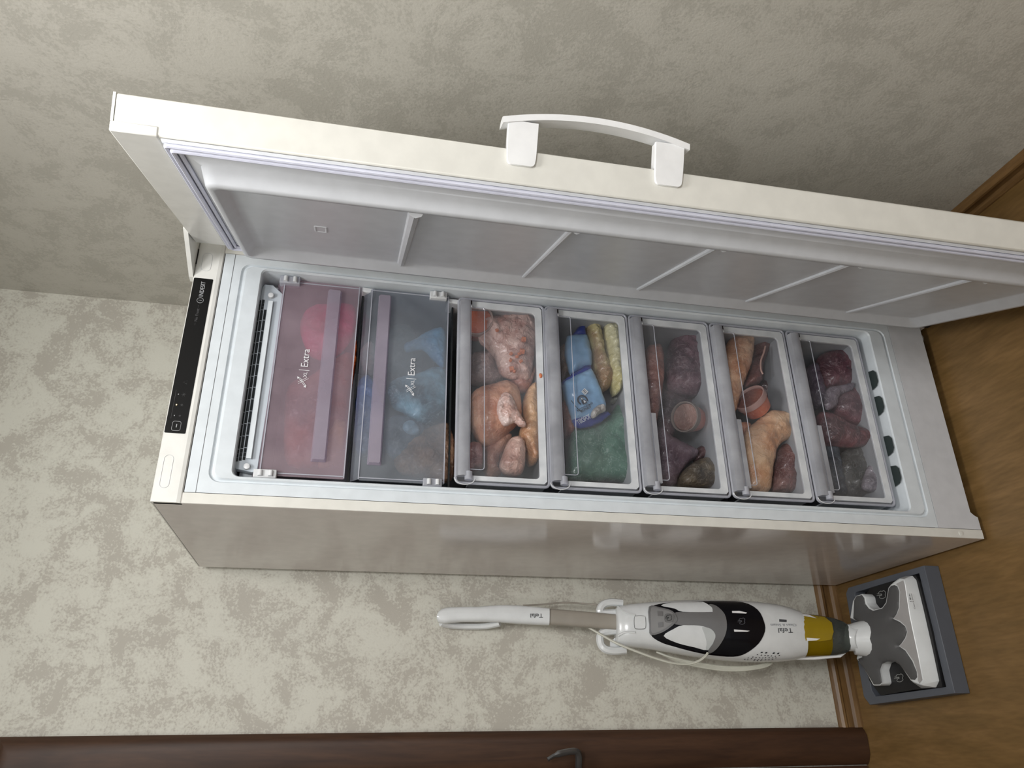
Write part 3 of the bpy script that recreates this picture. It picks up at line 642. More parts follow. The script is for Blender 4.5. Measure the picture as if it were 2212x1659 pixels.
# --- second drawer
C4 = crop(1180, 650, 220/890)
m_blue = mat('blue_packet_film', (150, 192, 226), 0.32, 0, (128, 172, 212), 14, 4, 0.25, 60, 0.3)
m_navy = mat('navy_packet_film', (36, 62, 160), 0.32, 0, (26, 46, 132), 14, 4, 0.25, 60, 0.3)
m_ink = mat('dark_ink', (24, 34, 52), 0.5)
m_wht = mat('white_ink', (226, 232, 236), 0.5)
def packet(body, band1, band2, Y, label, seed, lean=0.0):
    P = [at_y(x, y, Y) for x, y in body]; c = sum(P, Vector()) / len(P)
    e = empty('curd_packet', (c.x, Y, min(p.z for p in P)), label, 'packet', 'blue curd packets in the fourth compartment')
    lump('wrapper', body, Y, 0.045, m_blue, parent=e, seed=seed, wr=0.003, R=0.03, smoothpoly=False, step=0.006)
    for b in (band1, band2): lump('sealed_end', b, Y - 0.006, 0.022, m_navy, parent=e, seed=seed + 1, wr=0.003, R=0.03, smoothpoly=False, step=0.005)
    return e
pk2 = packet(C4([(180,310),(270,300),(350,298),(375,370),(395,460),(402,540),(390,580),(340,590),(210,650),(185,560),(160,450),(165,370)]),
             C4([(255,262),(300,200),(330,172),(345,230),(350,300),(270,305),(200,330)]), C4([(215,640),(330,566),(390,560),(402,600),(390,620),(215,680)]), 0.100, 'blue curd packet standing in shade behind the labelled one', 30)
pk1 = packet(C4([(130,715),(230,660),(385,590),(430,670),(470,770),(520,900),(520,960),(470,1000),(380,1060),(230,1060),(210,980),(165,850)]),
             C4([(132,712),(150,690),(230,640),(345,575),(388,588),(395,602),(240,678),(142,736)]), C4([(222,1045),(300,985),(395,935),(440,985),(535,962),(562,992),(480,1060),(390,1100),(300,1118),(245,1100)]), 0.080, 'blue curd packet with milkmaid badge and printed label', 32)
def q4(x, y, Y): return at_y(*C4([(x, y)])[0], Y)
Yt = 0.0475
xd4 = q4(392, 900, Yt) - q4(275, 962, Yt); yd4 = q4(300, 830, Yt) - q4(330, 930, Yt)
text('packet_lettering', '\u041c\u041e\u041b\u041e\u0427\u041d\u042b\u0419', q4(275, 970, Yt), xd4, yd4, 0.0074, m_ink, pk1, wscale=1.0)
text('packet_lettering', '\u0424\u0415\u0420\u041c\u0415\u0420', q4(305, 978, Yt), xd4, yd4, 0.0074, m_ink, pk1, wscale=1.0)
text('packet_lettering', '\u0422\u0412\u041e\u0420\u041e\u0413', q4(283, 1082, Yt), xd4, yd4, 0.0155, m_wht, pk1, wscale=0.62)
# round badge with a milkmaid silhouette holding a jug
bc = q4(318, 868, Yt); bx = xd4.normalized(); by = (yd4 - bx*yd4.dot(bx)).normalized()
def bpt(a, b, d=0.0): v = bc + bx*a + by*b; return v + bx.cross(by)*d
def flat(pts, d0, d1, m, nm):
    bm = bmesh.new(); a = [bpt(x, y, d1) for x, y in pts]
    prism(a, bx.cross(by)*(d0 - d1), bm); obj(nm, bm, m, pk1)
R0 = 0.0135
flat([(R0*math.cos(t), R0*math.sin(t)) for t in [math.radians(-35 + i*250/20) for i in range(21)]] + [(R0*.72*math.cos(t), R0*.72*math.sin(t)) for t in [math.radians(215 - i*250/20) for i in range(21)]], 0, 0.0004, m_ink, 'badge_arch')
flat([(-.005,-.010),(-.0055,-.003),(-.003,.001),(-.003,.005),(0,.008),(.003,.005),(.002,.001),(.005,-.001),(.007,-.006),(.006,-.010)], 0, 0.0005, m_ink, 'badge_figure')
flat([(-.0005,-.008),(.001,-.001),(.004,-.003),(.005,-.008)], 0, 0.0008, m_wht, 'badge_jug')
flat([(-.0015,.002),(-.0015,.005),(0,.0062),(.0015,.005),(.0012,.002)], 0, 0.0008, m_wht, 'badge_face')
for i, (a, b, l) in enumerate(((-.026,.012,.009),(-.026,.006,.004),(-.025,-.002,.009),(-.024,-.010,.006),(-.022,-.016,.008))):
    flat([(a, b), (a + .0016, b), (a + .0016, b - l*.7), (a, b - l*.7)], 0, 0.0004, m_ink, 'small_print')
flat([(.010,.020),(.022,.024),(.025,.012),(.013,.008)], 0, 0.0004, m_wht, 'white_sticker')
for i in range(3):
    flat([(.013 + .0005*i,.019 - .0032*i),(.020 + .0005*i,.0215 - .0032*i),(.0203 + .0005*i,.0202 - .0032*i),(.0133 + .0005*i,.0177 - .0032*i)], 0.0004, 0.0007, m_ink, 'small_print')
lump('bag_tail', C4([(400,960),(440,920),(490,905),(520,930),(515,965),(470,985),(420,1025),(388,1010)]), 0.050, 0.02, bagmat('grey_film', (176, 172, 166), (132, 126, 120), 26, 0.3, 0.9), 'knotted greyish bag tail resting on the labelled packet', 'bag', seed=34, ws=70)
lump('dumpling_bag', C4([(340,150),(400,180),(450,220),(490,330),(510,470),(570,600),(590,680),(540,770),(460,790),(430,680),(415,560),(400,420),(360,300)]), 0.095, 0.06, bagmat('brown_yellow_food', (178, 164, 104), (132, 100, 66), 12, ramp=(0.45, 0.6)), 'clear bag of brownish yellow food beside the blue packets', 'bag', seed=35, ws=60)
lump('dumpling_bag', C4([(500,230),(560,200),(620,215),(640,330),(650,480),(660,620),(685,690),(660,770),(600,820),(560,700),(530,560),(525,430),(500,320)]), 0.085, 0.06, bagmat('pale_yellow_food', (212, 206, 154), (180, 170, 112), 14), 'clear bag of pale yellow food along the drawer floor', 'bag', seed=36, ws=60)
lump('green_bag', C4([(240,1120),(400,1090),(540,1010),(640,890),(700,1000),(730,1250),(760,1560),(560,1575),(300,1575),(170,1540),(190,1300)]), 0.115, 0.07, bagmat('green_bag_film', (98, 138, 118), (46, 84, 68), 7, 0.35, 0.5, 40, ramp=(0.35, 0.68)), 'large translucent green bag filling the left half of the fourth compartment', 'bag', seed=37)
lump('tomato_bag', C4([(130,900),(180,860),(210,960),(240,1100),(220,1180),(160,1170),(130,1050)]), 0.13, 0.05, bagmat('rust_red_food', (150, 70, 48), (110, 48, 36), 14), 'rust red food at the upper side behind the labelled packet', 'food', seed=38)
lump('frozen_bag', C4([(110,420),(160,400),(180,560),(190,650),(130,700),(115,560)]), 0.14, 0.05, bagmat('brown_food', (128, 98, 74), (90, 66, 52), 14), 'brown bag behind the shaded blue packet', 'bag', seed=39)
lump('frozen_bag', C4([(600,800),(560,880),(640,900),(690,840),(670,760)]), 0.13, 0.04, bagmat('clear_film', (128, 130, 118), (92, 96, 88), 20), 'crumpled clear film below the pale yellow bag', 'bag', seed=40)

# --- third drawer
C5 = crop(1360, 670, 240/948)
lump('meat_bag', C5([(140,330),(190,300),(260,300),(290,420),(285,600),(260,800),(220,980),(170,1050),(110,1000),(90,800),(100,560)]), 0.085, 0.05, bagmat('rusty_meat', (140, 82, 68), (100, 56, 50), 12), 'long rust brown meat bag under the grip of the fifth compartment', 'meat', seed=41)
lump('meat_bag', C5([(340,300),(380,210),(470,180),(590,190),(620,330),(640,520),(620,680),(540,740),(400,700),(320,640),(310,480)]), 0.12, 0.08, bagmat('plum_meat', (112, 84, 92), (66, 44, 52), 12, 0.3, 0.9, 50), 'plum coloured meat in wrinkled clear film, fifth compartment', 'meat', seed=42, ws=55)
lump('meat_bag', C5([(290,640),(540,740),(600,720),(560,800),(440,820),(380,900),(380,1060),(300,1130),(230,1000),(250,820)]), 0.16, 0.06, bagmat('dark_plum', (74, 50, 54), (50, 34, 40), 12), 'dark meat behind the tilted tub, fifth compartment', 'meat', seed=43)
lump('purple_bag', C5([(230,1000),(340,1060),(430,1120),(560,1180),(580,1240),(480,1330),(420,1420),(380,1500),(240,1480),(200,1300)]), 0.115, 0.05, bagmat('purple_film', (104, 84, 94), (74, 56, 66), 10), 'dull purple bag left of the tilted tub', 'bag', seed=44)
lump('herb_bag', C5([(450,1380),(560,1290),(660,1260),(730,1320),(745,1430),(730,1500),(560,1510),(420,1505)]), 0.10, 0.05, bagmat('dark_herbs', (92, 80, 62), (48, 42, 34), 24, 0.4, 0.9), 'bag of dark brownish green herbs at the left end, fifth compartment', 'bag', seed=45)
lump('meat_piece', C5([(560,1200),(620,1155),(680,1190),(720,1290),(640,1270),(560,1290)]), 0.13, 0.04, bagmat('dark_red_meat', (86, 56, 56), (60, 40, 42), 14), 'dark meat lump above the herb bag', 'meat', seed=46)
p = at_y(*C5([(462, 930)])[0], 0.10)
m_pink = bagmat('pink_tub_plastic', (176, 104, 92), (150, 84, 76), 8, bump=0.1)
m_rim2 = clear('grey_rim_plastic', (200, 190, 184), 0.65, 0.2, (170, 158, 150))
tub('plastic_tub', (p.x, 0.085, p.z + 0.004), (-0.15, -0.55, 0.85), 0.037, 0.050, m_pink, m_rim2, bagmat('brown_contents', (130, 92, 80), (108, 74, 64), 14), 'open round tub with pinkish body lying tilted in the fifth compartment')
lump('frozen_bag', C5([(110,1020),(200,1030),(215,1200),(240,1440),(130,1440),(90,1200)]), 0.10, 0.04, bagmat('mauve_bag', (92, 74, 84), (66, 50, 60), 12), 'mauve grey bag at the lower left under the grip, fifth compartment', 'bag', seed=47)

# --- fourth drawer
C6 = crop(1540, 690, 240/995)
lump('chicken_bag', C6([(110,250),(180,150),(300,140),(355,150),(360,240),(340,400),(280,560),(230,720),(190,850),(130,880),(80,820),(50,650),(40,450)]), 0.080, 0.06, bagmat('peach_chicken', (222, 172, 132), (190, 130, 96), 18, 0.35, 0.6), 'long peach coloured chicken at the right of the sixth compartment', 'chicken', seed=50)
lump('chicken_bag', C6([(480,830),(560,815),(700,850),(735,890),(680,950),(760,985),(765,1030),(680,1070),(610,1110),(560,1200),(530,1400),(500,1540),(400,1550),(290,1500),(270,1200),(290,1000),(380,920)]), 0.078, 0.06, bagmat('pale_peach_chicken', (224, 180, 138), (196, 138, 98), 14, 0.35, 0.5), 'big pale chicken with outstretched legs left of the orange tub', 'chicken', seed=51)
lump('frozen_chicken', C6([(170,960),(290,930),(330,1000),(300,1200),(300,1480),(240,1420),(190,1150)]), 0.12, 0.05, bagmat('orange_brown_meat', (170, 106, 76), (130, 76, 56), 14), 'orange brown meat behind the big pale chicken', 'meat', seed=52)
lump('meat_piece', C6([(370,190),(480,150),(520,170),(490,300),(440,430),(430,560),(340,600),(280,590),(310,480),(350,340)]), 0.105, 0.06, bagmat('maroon_meat', (112, 66, 60), (76, 44, 44), 12), 'dark maroon meat with a pale fat edge beside the long chicken', 'meat', seed=53)
lump('meat_piece', C6([(440,430),(520,470),(590,600),(600,740),(500,800),(440,690),(380,600),(430,560)]), 0.15, 0.05, bagmat('maroon_meat_dark', (92, 62, 60), (64, 44, 46), 12), 'dark meat slab behind the orange tub', 'meat', seed=54)
ft = [at_y(*q, 0.066) for q in C6([(470, 240), (455, 300), (430, 370), (430, 450), (448, 490)])]
obj('fat_strip', tube(spline(ft, 4), 0.0024, seg=6), mat('fat_white', (196, 160, 148), 0.5), bpy.data.objects['meat_piece.002'], smooth=True)
lump('meat_piece', C6([(640,1110),(720,1080),(780,1100),(790,1190),(750,1290),(745,1420),(730,1540),(560,1545),(530,1480),(550,1300),(580,1180)]), 0.10, 0.06, bagmat('brown_red_meat', (128, 88, 82), (86, 50, 48), 14, 0.28, 0.8), 'brownish red meat in film at the left end, sixth compartment', 'meat', seed=55)
lump('yellow_bag', C6([(110,1040),(160,1100),(200,1300),(230,1520),(180,1550),(140,1300)]), 0.10, 0.03, bagmat('yellow_green_bag', (178, 164, 92), (150, 134, 72), 14), 'yellowish strip of a bag at the upper left, sixth compartment', 'bag', seed=56)
lump('meat_piece', C6([(85,880),(160,890),(210,960),(190,1080),(120,1040),(90,960)]), 0.11, 0.04, bagmat('rust_dark', (110, 60, 44), (80, 44, 36), 14), 'rust coloured meat between chicken and tub, sixth compartment', 'meat', seed=57)
p = at_y(*C6([(300, 740)])[0], 0.085)
m_or = bagmat('orange_tub_plastic', (188, 84, 52), (160, 66, 42), 10, bump=0.15)
m_rim3 = clear('pink_rim_plastic', (224, 200, 196), 0.75, 0.2, (214, 176, 168))
tub('plastic_tub', (p.x + 0.004, 0.068, p.z), (0.50, -0.45, 0.74), 0.040, 0.044, m_or, m_rim3, bagmat('dark_inside', (120, 54, 38), (96, 44, 34), 10), 'orange tub with milky pink rim leaning between two chickens')

# --- fifth drawer
C7 = crop(1700, 700, 300/1185)
lump('meat_bag', C7([(260,300),(340,240),(480,230),(580,300),(620,420),(600,520),(480,560),(350,560),(280,480)]), 0.10, 0.07, bagmat('wine_meat', (112, 56, 64), (70, 40, 48), 10, 0.3, 0.8, 40), 'wine red meat bag at the right end of the lowest drawer', 'meat', seed=60)
lump('meat_bag', C7([(380,600),(480,550),(600,540),(680,620),(720,780),(730,920),(640,900),(520,840),(400,760)]), 0.095, 0.07, bagmat('wine_meat_2', (120, 54, 62), (66, 36, 44), 10, 0.3, 0.8, 40), 'dark red meat in the middle of the lowest drawer', 'meat', seed=61)
lump('meat_bag', C7([(260,780),(340,760),(480,840),(620,890),(740,930),(740,1010),(600,1050),(420,1040),(300,1010)]), 0.080, 0.06, bagmat('wine_meat_3', (126, 56, 60), (70, 42, 46), 9, 0.3, 0.9, 40), 'reddish meat under silvery film, lowest drawer', 'meat', seed=62, ws=50)
lump('film_bag', C7([(330,560),(470,520),(570,500),(560,560),(450,610),(420,700),(330,730)]), 0.060, 0.02, bagmat('mauve_film', (124, 110, 122), (84, 72, 82), 14, 0.25, 0.9, 60), 'mauve crumpled film between the red meats, lowest drawer', 'bag', seed=63)
lump('film_bag', C7([(460,1100),(600,1040),(720,1060),(740,1180),(760,1400),(640,1470),(520,1460),(440,1300)]), 0.12, 0.06, bagmat('grey_green_film', (84, 84, 80), (56, 58, 56), 9, 0.3, 0.9, 40), 'dark grey-green bag in the left part of the lowest drawer', 'bag', seed=64)
lump('meat_bag', C7([(700,1090),(780,1100),(830,1180),(850,1300),(850,1370),(800,1340),(760,1230)]), 0.095, 0.04, bagmat('dark_red_strip', (108, 44, 46), (78, 36, 40), 10), 'dark red meat strip along the floor of the lowest drawer', 'meat', seed=65)
lump('film_bag', C7([(700,1200),(760,1220),(800,1320),(820,1400),(700,1430),(640,1370)]), 0.080, 0.03, bagmat('silver_film', (140, 132, 140), (96, 90, 98), 16, 0.22, 0.9, 60), 'silvery mauve film at the left end of the lowest drawer', 'bag', seed=66, ws=60)
lump('film_bag', C7([(170,370),(240,350),(280,480),(320,640),(290,720),(230,700),(190,520)]), 0.10, 0.05, bagmat('blackish_purple', (62, 46, 62), (40, 32, 42), 10), 'blackish purple bag under the grip of the lowest drawer', 'bag', seed=67)
lump('film_bag', C7([(190,1000),(300,1010),(430,1060),(460,1250),(500,1450),(380,1430),(260,1400),(210,1200)]), 0.11, 0.05, bagmat('dark_teal_bag', (58, 68, 78), (34, 42, 50), 9), 'dark teal bag at the upper left of the lowest drawer', 'bag', seed=68)

# ------------------------------------------------------------------ steam cleaner
WHT = mat('cleaner_white', (216, 219, 220), 0.22, coat=0.3)
GRY = mat('cleaner_grey', (122, 122, 123), 0.3, 0.25)
GRYD = mat('cleaner_dark_grey', (82, 82, 83), 0.55)
BLK = mat('cleaner_black_gloss', (6, 7, 14), 0.16, spec=0.3)
BLKM = mat('cleaner_black_matt', (18, 18, 20), 0.5)
TAUPE = mat('pole_taupe', (150, 144, 134), 0.35)
TRAYM = mat('tray_grey_blue', (86, 90, 98), 0.5)
YEL = clear('yellow_tank_plastic', (196, 166, 20), 0.62, 0.10, (150, 124, 8), 0.05, 14)
GTANK = clear('smoked_tank_plastic', (150, 156, 150), 0.45, 0.10, (104, 110, 106), 0.08, 14)
INK = mat('cleaner_grey_ink', (70, 72, 76), 0.5)
A0 = Vector((-0.163, 0.425, 0.12)); A1 = Vector((-0.112, 0.600, 1.236)); AX = (A1 - A0).normalized()
LT = (Vector((1, 0, 0)) - AX * AX.x).normalized(); FN = LT.cross(AX).normalized()
if FN.y > 0: FN = -FN
def on_plane(px, py, off=0.0):
    d = ray(px, py); p0 = A0 + FN * off; return CAM + d * ((p0 - CAM).dot(FN) / d.dot(FN))
def loc_(P): q = P - A0; return q.dot(AX), q.dot(LT), q.dot(FN)
def glob(a, s, f): return A0 + AX*a + LT*s + FN*f
root = empty('steam_cleaner', (A0.x, A0.y - 0.10, 0.0), 'white upright steam cleaner with a yellow tank leaning in the corner beside the freezer', 'vacuum cleaner')
sil = [(1333,1312,1394),(1350,1307,1397),(1375,1304,1399),(1400,1302,1402),(1440,1299,1409),(1480,1298,1416),(1520,1297,1422),(1560,1298,1427),(1600,1299,1430),(1640,1302,1431),(1680,1307,1429),(1710,1314,1426),(1728,1321,1421)]
rows = []
for x, a, b in sil:
    p, q = loc_(on_plane(x, a)), loc_(on_plane(x, b))
    rows.append(((p[0]+q[0])/2, (p[1]+q[1])/2, abs(p[1]-q[1])/2))
rows.sort()
def prof_at(rows, a):
    if a <= rows[0][0]: return rows[0][1:]
    for r0, r1 in zip(rows, rows[1:]):
        if a <= r1[0]:
            t = (a - r0[0])/(r1[0]-r0[0]); return tuple(r0[i]*(1-t)+r1[i]*t for i in (1, 2))
    return rows[-1][1:]
DEP = 0.80
def sect(a, s0, hw, k=1.0, n=28, dep=DEP, ex=2.6):
    out = []
    for i in range(n):
        t = 2*math.pi*i/n; c, s = math.cos(t), math.sin(t)
        out.append(glob(a, s0 + hw*k*math.copysign(abs(c)**(2/ex), c), hw*dep*k*math.copysign(abs(s)**(2/ex), s)))
    return out
aa = [rows[0][0] + (rows[-1][0]-rows[0][0])*i/16 for i in range(17)]
rr = [sect(aa[0] - 0.002, *prof_at(rows, aa[0]), k=0.85)] + [sect(a, *prof_at(rows, a)) for a in aa] + [sect(aa[-1] + 0.004, *prof_at(rows, aa[-1]), k=0.9)]
obj('main_body', loft(rr, close_first=True, close_last=True), WHT, root, smooth=True, angle=50)
def surf(px, py, lift=0.0, rws=None, dep=DEP, ex=2.6):
    rws = rws or rows; f = 0.03
    for _ in range(12):
        a, s, _f = loc_(on_plane(px, py, f)); s0, hw = prof_at(rws, a)
        q = min(0.999, abs((s - s0)/hw)); nf = hw*dep*(1 - q**ex)**(1/ex)
        f = 0.5*f + 0.5*nf
    a, s, _f = loc_(on_plane(px, py, f))
    return glob(a, s, f + lift)
def patch(name, pix, lift, thick, m, step=7, rws=None, parent=None, sm=True):
    poly = pix
    if sm: poly = [(q.x, q.y) for q in spline([(a, b, 0) for a, b in pix], 3, cyc=True)]
    bm = cutgrid(poly, step)
    top = {}; bot = {}
    bm2 = bmesh.new()
    for v in bm.verts:
        p = surf(v.co.x, v.co.y, lift, rws); top[v] = bm2.verts.new(p); bot[v] = bm2.verts.new(p - FN*thick)
    for f in bm.faces:
        bm2.faces.new([top[v] for v in f.verts]); bm2.faces.new([bot[v] for v in f.verts][::-1])
    for e in bm.edges:
        if len(e.link_faces) == 1:
            a, b = e.verts; bm2.faces.new((top[a], top[b], bot[b], bot[a]))
    bm.free()
    return obj(name, bm2, m, parent or root, smooth=True, angle=45)
K = crop(1350, 1200, 550/2212)
patch('water_tank', K([(235,705),(215,640),(205,560),(205,470),(230,440),(330,416),(480,400),(640,396),(800,396),(1020,405),(1150,470),(1205,570),(1214,660),(1160,765),(1050,850),(940,880),(760,868),(600,838),(420,790),(320,758)]), 0.0015, 0.004, BLK, step=5)
patch('carry_recess', K([(312,436),(400,408),(500,398),(640,400),(690,410),(750,450),(757,485),(735,492),(500,490),(430,462)]), 0.0030, 0.003, WHT, step=5)
patch('carry_recess', K([(335,700),(420,640),(500,607),(640,610),(745,640),(782,690),(772,740),(720,822),(600,798),(450,760)]), 0.0030, 0.003, WHT, step=5)
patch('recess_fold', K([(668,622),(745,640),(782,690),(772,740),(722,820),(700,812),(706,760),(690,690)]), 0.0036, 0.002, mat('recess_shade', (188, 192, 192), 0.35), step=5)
patch('neck', K([(425,505),(500,494),(735,494),(757,484),(752,452),(730,425),(790,440),(860,510),(880,600),(870,680),(838,750),(790,815),(735,852),(722,822),(765,760),(782,692),(745,640),(640,610),(500,606),(420,590)]), 0.0055, 0.005, GRY, step=5)
cp = patch('control_panel', K([(206,446),(300,455),(405,485),(445,545),(430,590),(330,665),(222,692),(208,600)]), 0.0085, 0.008, GRY, step=5)
patch('panel_inset', K([(222,458),(300,468),(395,495),(425,545),(412,582),(320,650),(230,676),(220,600)]), 0.0092, 0.003, mat('panel_grey', (134, 134, 134), 0.4), step=6, parent=cp)
for q in ([(275,488),(318,490),(320,530),(277,528)], [(280,588),(320,582),(322,622),(284,628)]):
    patch('panel_button', K(q), 0.0115, 0.003, GRY, step=9, parent=cp, sm=False)
patch('steam_button', K([(340,515),(400,512),(418,540),(410,575),(385,585),(340,578)]), 0.0112, 0.003, mat('steam_button_grey', (108, 108, 108), 0.35), step=6, parent=cp)
def curve_on(px_pts, lift, r, m, parent, name, cyc=False, rws=None):
    pts = spline([surf(x, y, lift, rws) for x, y in px_pts], 3, cyc=cyc)
    return obj(name, tube(pts, r, seg=5, cyc=cyc), m, parent)
def steamicon(cx, cy, s, fn, r, m, parent):
    for nm, L, cyc in (('icon_cloud', [(-2.2,-1.2),(-1,-2.4),(.3,-2.2),(1.2,-2.8),(2.6,-1.6),(2.3,0),(2.6,1.4),(1.2,2.4),(0,2.6),(-1.6,2),(-1,0.6),(0,0.2),(-.4,-.6),(-1.4,-.4)], True),
                       ('icon_jet', [(-3.2,-.6),(-.2,-.2)], False), ('icon_jet', [(-3.4,.5),(-.2,.5)], False)):
        pts = [fn(cx + a*s, cy + b*s) for a, b in L]
        if cyc: pts = spline(pts, 3, cyc=True)
        obj(nm, tube(pts, r, seg=5, cyc=cyc), m, parent)
steamicon(1350 + 1012*.2486, 1200 + 572*.2486, 2.6, lambda x, y: surf(x, y, 0.0022), 0.0006, mat('icon_grey', (96, 98, 104), 0.5), root)
steamicon(1350 + 370*.2486, 1200 + 546*.2486, 2.3, lambda x, y: surf(x, y, 0.0120), 0.0006, BLKM, cp)
patch('release_button', K([(82,545),(95,528),(160,528),(174,545),(176,620),(160,636),(98,636),(84,620)]), 0.0035, 0.003, WHT, step=6)
curve_on(K([(80,545),(95,526),(160,526),(176,545),(178,620),(160,638),(98,638),(82,620)]), 0.001, 0.0008, mat('button_seam', (120, 122, 122), 0.5), root, 'button_seam', cyc=True)
# lamp reflections on the black tank, painted as white bars
for q in ([(928,483),(990,482),(1058,497),(1050,505),(930,500)], [(945,643),(1082,655),(1060,663),(948,663)]):
    patch('painted_highlight', K(q), 0.0024, 0.0015, M_HANDLE, step=4, sm=False)
# lettering on the lower body
xT = (surf(1350 + 1325*.2486, 1200 + 655*.2486) - surf(1350 + 1450*.2486, 1200 + 655*.2486))
yT = -LT
text('brand_lettering', 'Tefal', surf(1350 + 1452*.2486, 1200 + 632*.2486, 0.0015), xT, yT, 0.0170, INK, root, wscale=1.25)
text('model_lettering', 'Clean & Steam', surf(1350 + 1486*.2486, 1200 + 594*.2486, 0.0015), xT, yT, 0.0095, mat('faint_ink', (150, 152, 156), 0.5), root, wscale=1.3)
patch('model_badge', K([(1340,553),(1404,558),(1404,578),(1340,574)]), 0.0008, 0.001, INK, step=6, sm=False)
# vent holes
for j, row in enumerate(([(1188,842),(1226,845),(1292,848),(1330,851)], [(1150,862),(1184,866),(1216,868),(1242,870),(1272,872),(1306,875),(1340,868)], [(1110,882),(1138,886),(1168,888),(1196,890),(1220,888),(1252,888),(1282,890),(1310,890)], [(1070,890),(1098,896),(1128,902),(1158,905),(1188,904),(1220,906),(1250,906),(1280,904)], [(1040,902),(1066,906),(1122,912),(1150,914),(1180,914)])):
    for (x, y) in row:
        s = 10 if j == 0 else 6
        q = [(x - s*1.2, y + s*.5), (x - s*.2, y - s*.55), (x + s*1.2, y - s*.5), (x + s*.3, y + s*.6)]
        patch('vent_hole', K(q), 0.0008, 0.0012, M_VENTHOLE if j < 2 else GRYD, step=20, sm=False)
# dirty-water tank (yellow to smoked) below the body
sil2 = [(1724,1323,1421),(1745,1326,1420),(1770,1329,1419),(1800,1334,1417),(1820,1341,1412),(1834,1350,1403),(1842,1362,1388)]
rows2 = []
for x, a, b in sil2:
    p, q = loc_(on_plane(x, a)), loc_(on_plane(x, b)); rows2.append(((p[0]+q[0])/2, (p[1]+q[1])/2, abs(p[1]-q[1])/2))
rows2.sort()
am = rows2[0][0] + (rows2[-1][0] - rows2[0][0]) * 0.50
def tankpart(nm, a0, a1, m, n=8, cap=False):
    rg = [sect(a0 + (a1-a0)*i/n, *prof_at(rows2, a0 + (a1-a0)*i/n), k=0.985, ex=2.2) for i in range(n+1)]
    return obj(nm, loft(rg, close_first=cap), m, root, smooth=True, angle=60)
tankpart('smoked_tank', rows2[0][0], am, GTANK, cap=True)
yt = tankpart('yellow_tank', am, rows2[-1][0], YEL)
patch('tank_front', [(1728,1325),(1745,1327),(1780,1333),(1796,1345),(1800,1365),(1795,1382),(1770,1386),(1730,1383)], 0.0025, 0.002, mat('yellow_plate', (150, 126, 10), 0.18, coat=0.5), step=6, rws=rows2, sm=False)
obj('tank_core', loft([sect(rows2[0][0] + 0.01, *prof_at(rows2, rows2[0][0]+.01), k=0.55), sect(rows2[-1][0], *prof_at(rows2, rows2[-1][0]), k=0.72)], close_first=True, close_last=True), mat('tank_core_dark', (52, 54, 44), 0.5), root, smooth=True)
for q in ([(1540,507),(1580,510),(1660,546),(1545,525)], [(1574,716),(1692,724),(1660,738),(1578,744)]):
    patch('painted_highlight', K(q), 0.0040, 0.0012, M_HANDLE, step=4, sm=False, rws=rows2)  # the same lamp reflections painted onto the yellow tank
obj('tank_strip', tube([glob(*loc_(on_plane(x, y))[:2], 0.0) for x, y in ((1700,1423),(1760,1422),(1815,1417),(1826,1410))], [0.003, 0.004, 0.004, 0.002], seg=8), M_HANDLE, root)
# neck joint to the head
jp = [on_plane(1832, 1377, 0.0), on_plane(1848, 1379, 0.012), on_plane(1862, 1381, 0.03)]
obj('swivel_joint', tube(jp, [0.036, 0.034, 0.030], seg=12), WHT, root, smooth=True, angle=30)
jc = at_z(1862, 1380, 0.095)
obj('joint_collar', tube([jc + Vector((0, 0.012, 0.022)), jc, jc + Vector((0, -0.014, -0.022))], [0.040, 0.046, 0.050], seg=20), WHT, root, smooth=True, angle=30)
# pole, grip and hooks
def stick(nm, px, wid, dep, m, parent=root, n=None, off=0.0, cap=True):
    rg = []
    for (x, ya, yb) in px:
        p, q = loc_(on_plane(x, ya, off)), loc_(on_plane(x, yb, off)); a = (p[0]+q[0])/2; s0 = (p[1]+q[1])/2; hw = abs(p[1]-q[1])/2
        rg.append([glob(a, s0 + hw*math.copysign(abs(math.cos(t))**(2/3.2), math.cos(t)), off + dep*math.copysign(abs(math.sin(t))**(2/3.2), math.sin(t))) for t in [2*math.pi*i/20 for i in range(20)]])
    return obj(nm, loft(rg, close_first=cap, close_last=cap), m, parent, smooth=True, angle=50)
stick('pole', [(1186,1315,1350),(1250,1320,1355),(1342,1328,1362)], 0, 0.012, TAUPE)
gp = stick('hand_grip', [(944,1328,1338),(947,1321,1344),(953,1316,1347),(962,1313,1348),(975,1312,1346),(1000,1311,1344),(1030,1311,1344),(1055,1309,1344),(1080,1307,1345),(1120,1308,1348),(1186,1314,1351)], 0, 0.017, WHT)
lp = [on_plane(x, y, o_) for x, y, o_ in ((952,1346,-0.004),(975,1351,-0.022),(1010,1353,-0.035),(1050,1352,-0.03),(1080,1346,-0.012))]
obj('grip_loop', tube(spline(lp, 4), 0.0085, seg=8), WHT, root, smooth=True)
text('grip_lettering', 'Tefal', on_plane(900 + 1097*.2486, 1200 + 505*.2486, 0.0175), xT, yT, 0.0150, INK, root, wscale=1.2)
for pts in ([(1345,1303),(1320,1301),(1303,1306),(1296,1318),(1302,1325),(1330,1324)], [(1352,1404),(1325,1406),(1306,1401),(1297,1388),(1300,1368),(1330,1362)]):
    P = spline([on_plane(x, y, -0.006) for x, y in pts], 5)
    obj('cord_hook', tube(P, 0.0105, seg=8), WHT, root, smooth=True)
obj('hook_plate', prism([on_plane(x, y, -0.010) for x, y in ((1333,1308),(1345,1308),(1352,1400),(1318,1402),(1318,1385),(1333,1375))], -FN*0.004), WHT, root)
# shroud ridges where the pole enters the body
for pts in ([(1335,1311),(1348,1322),(1372,1329)], [(1335,1373),(1350,1366),(1372,1366)]):
    curve_on(pts, 0.001, 0.003, WHT, root, 'body_ridge')
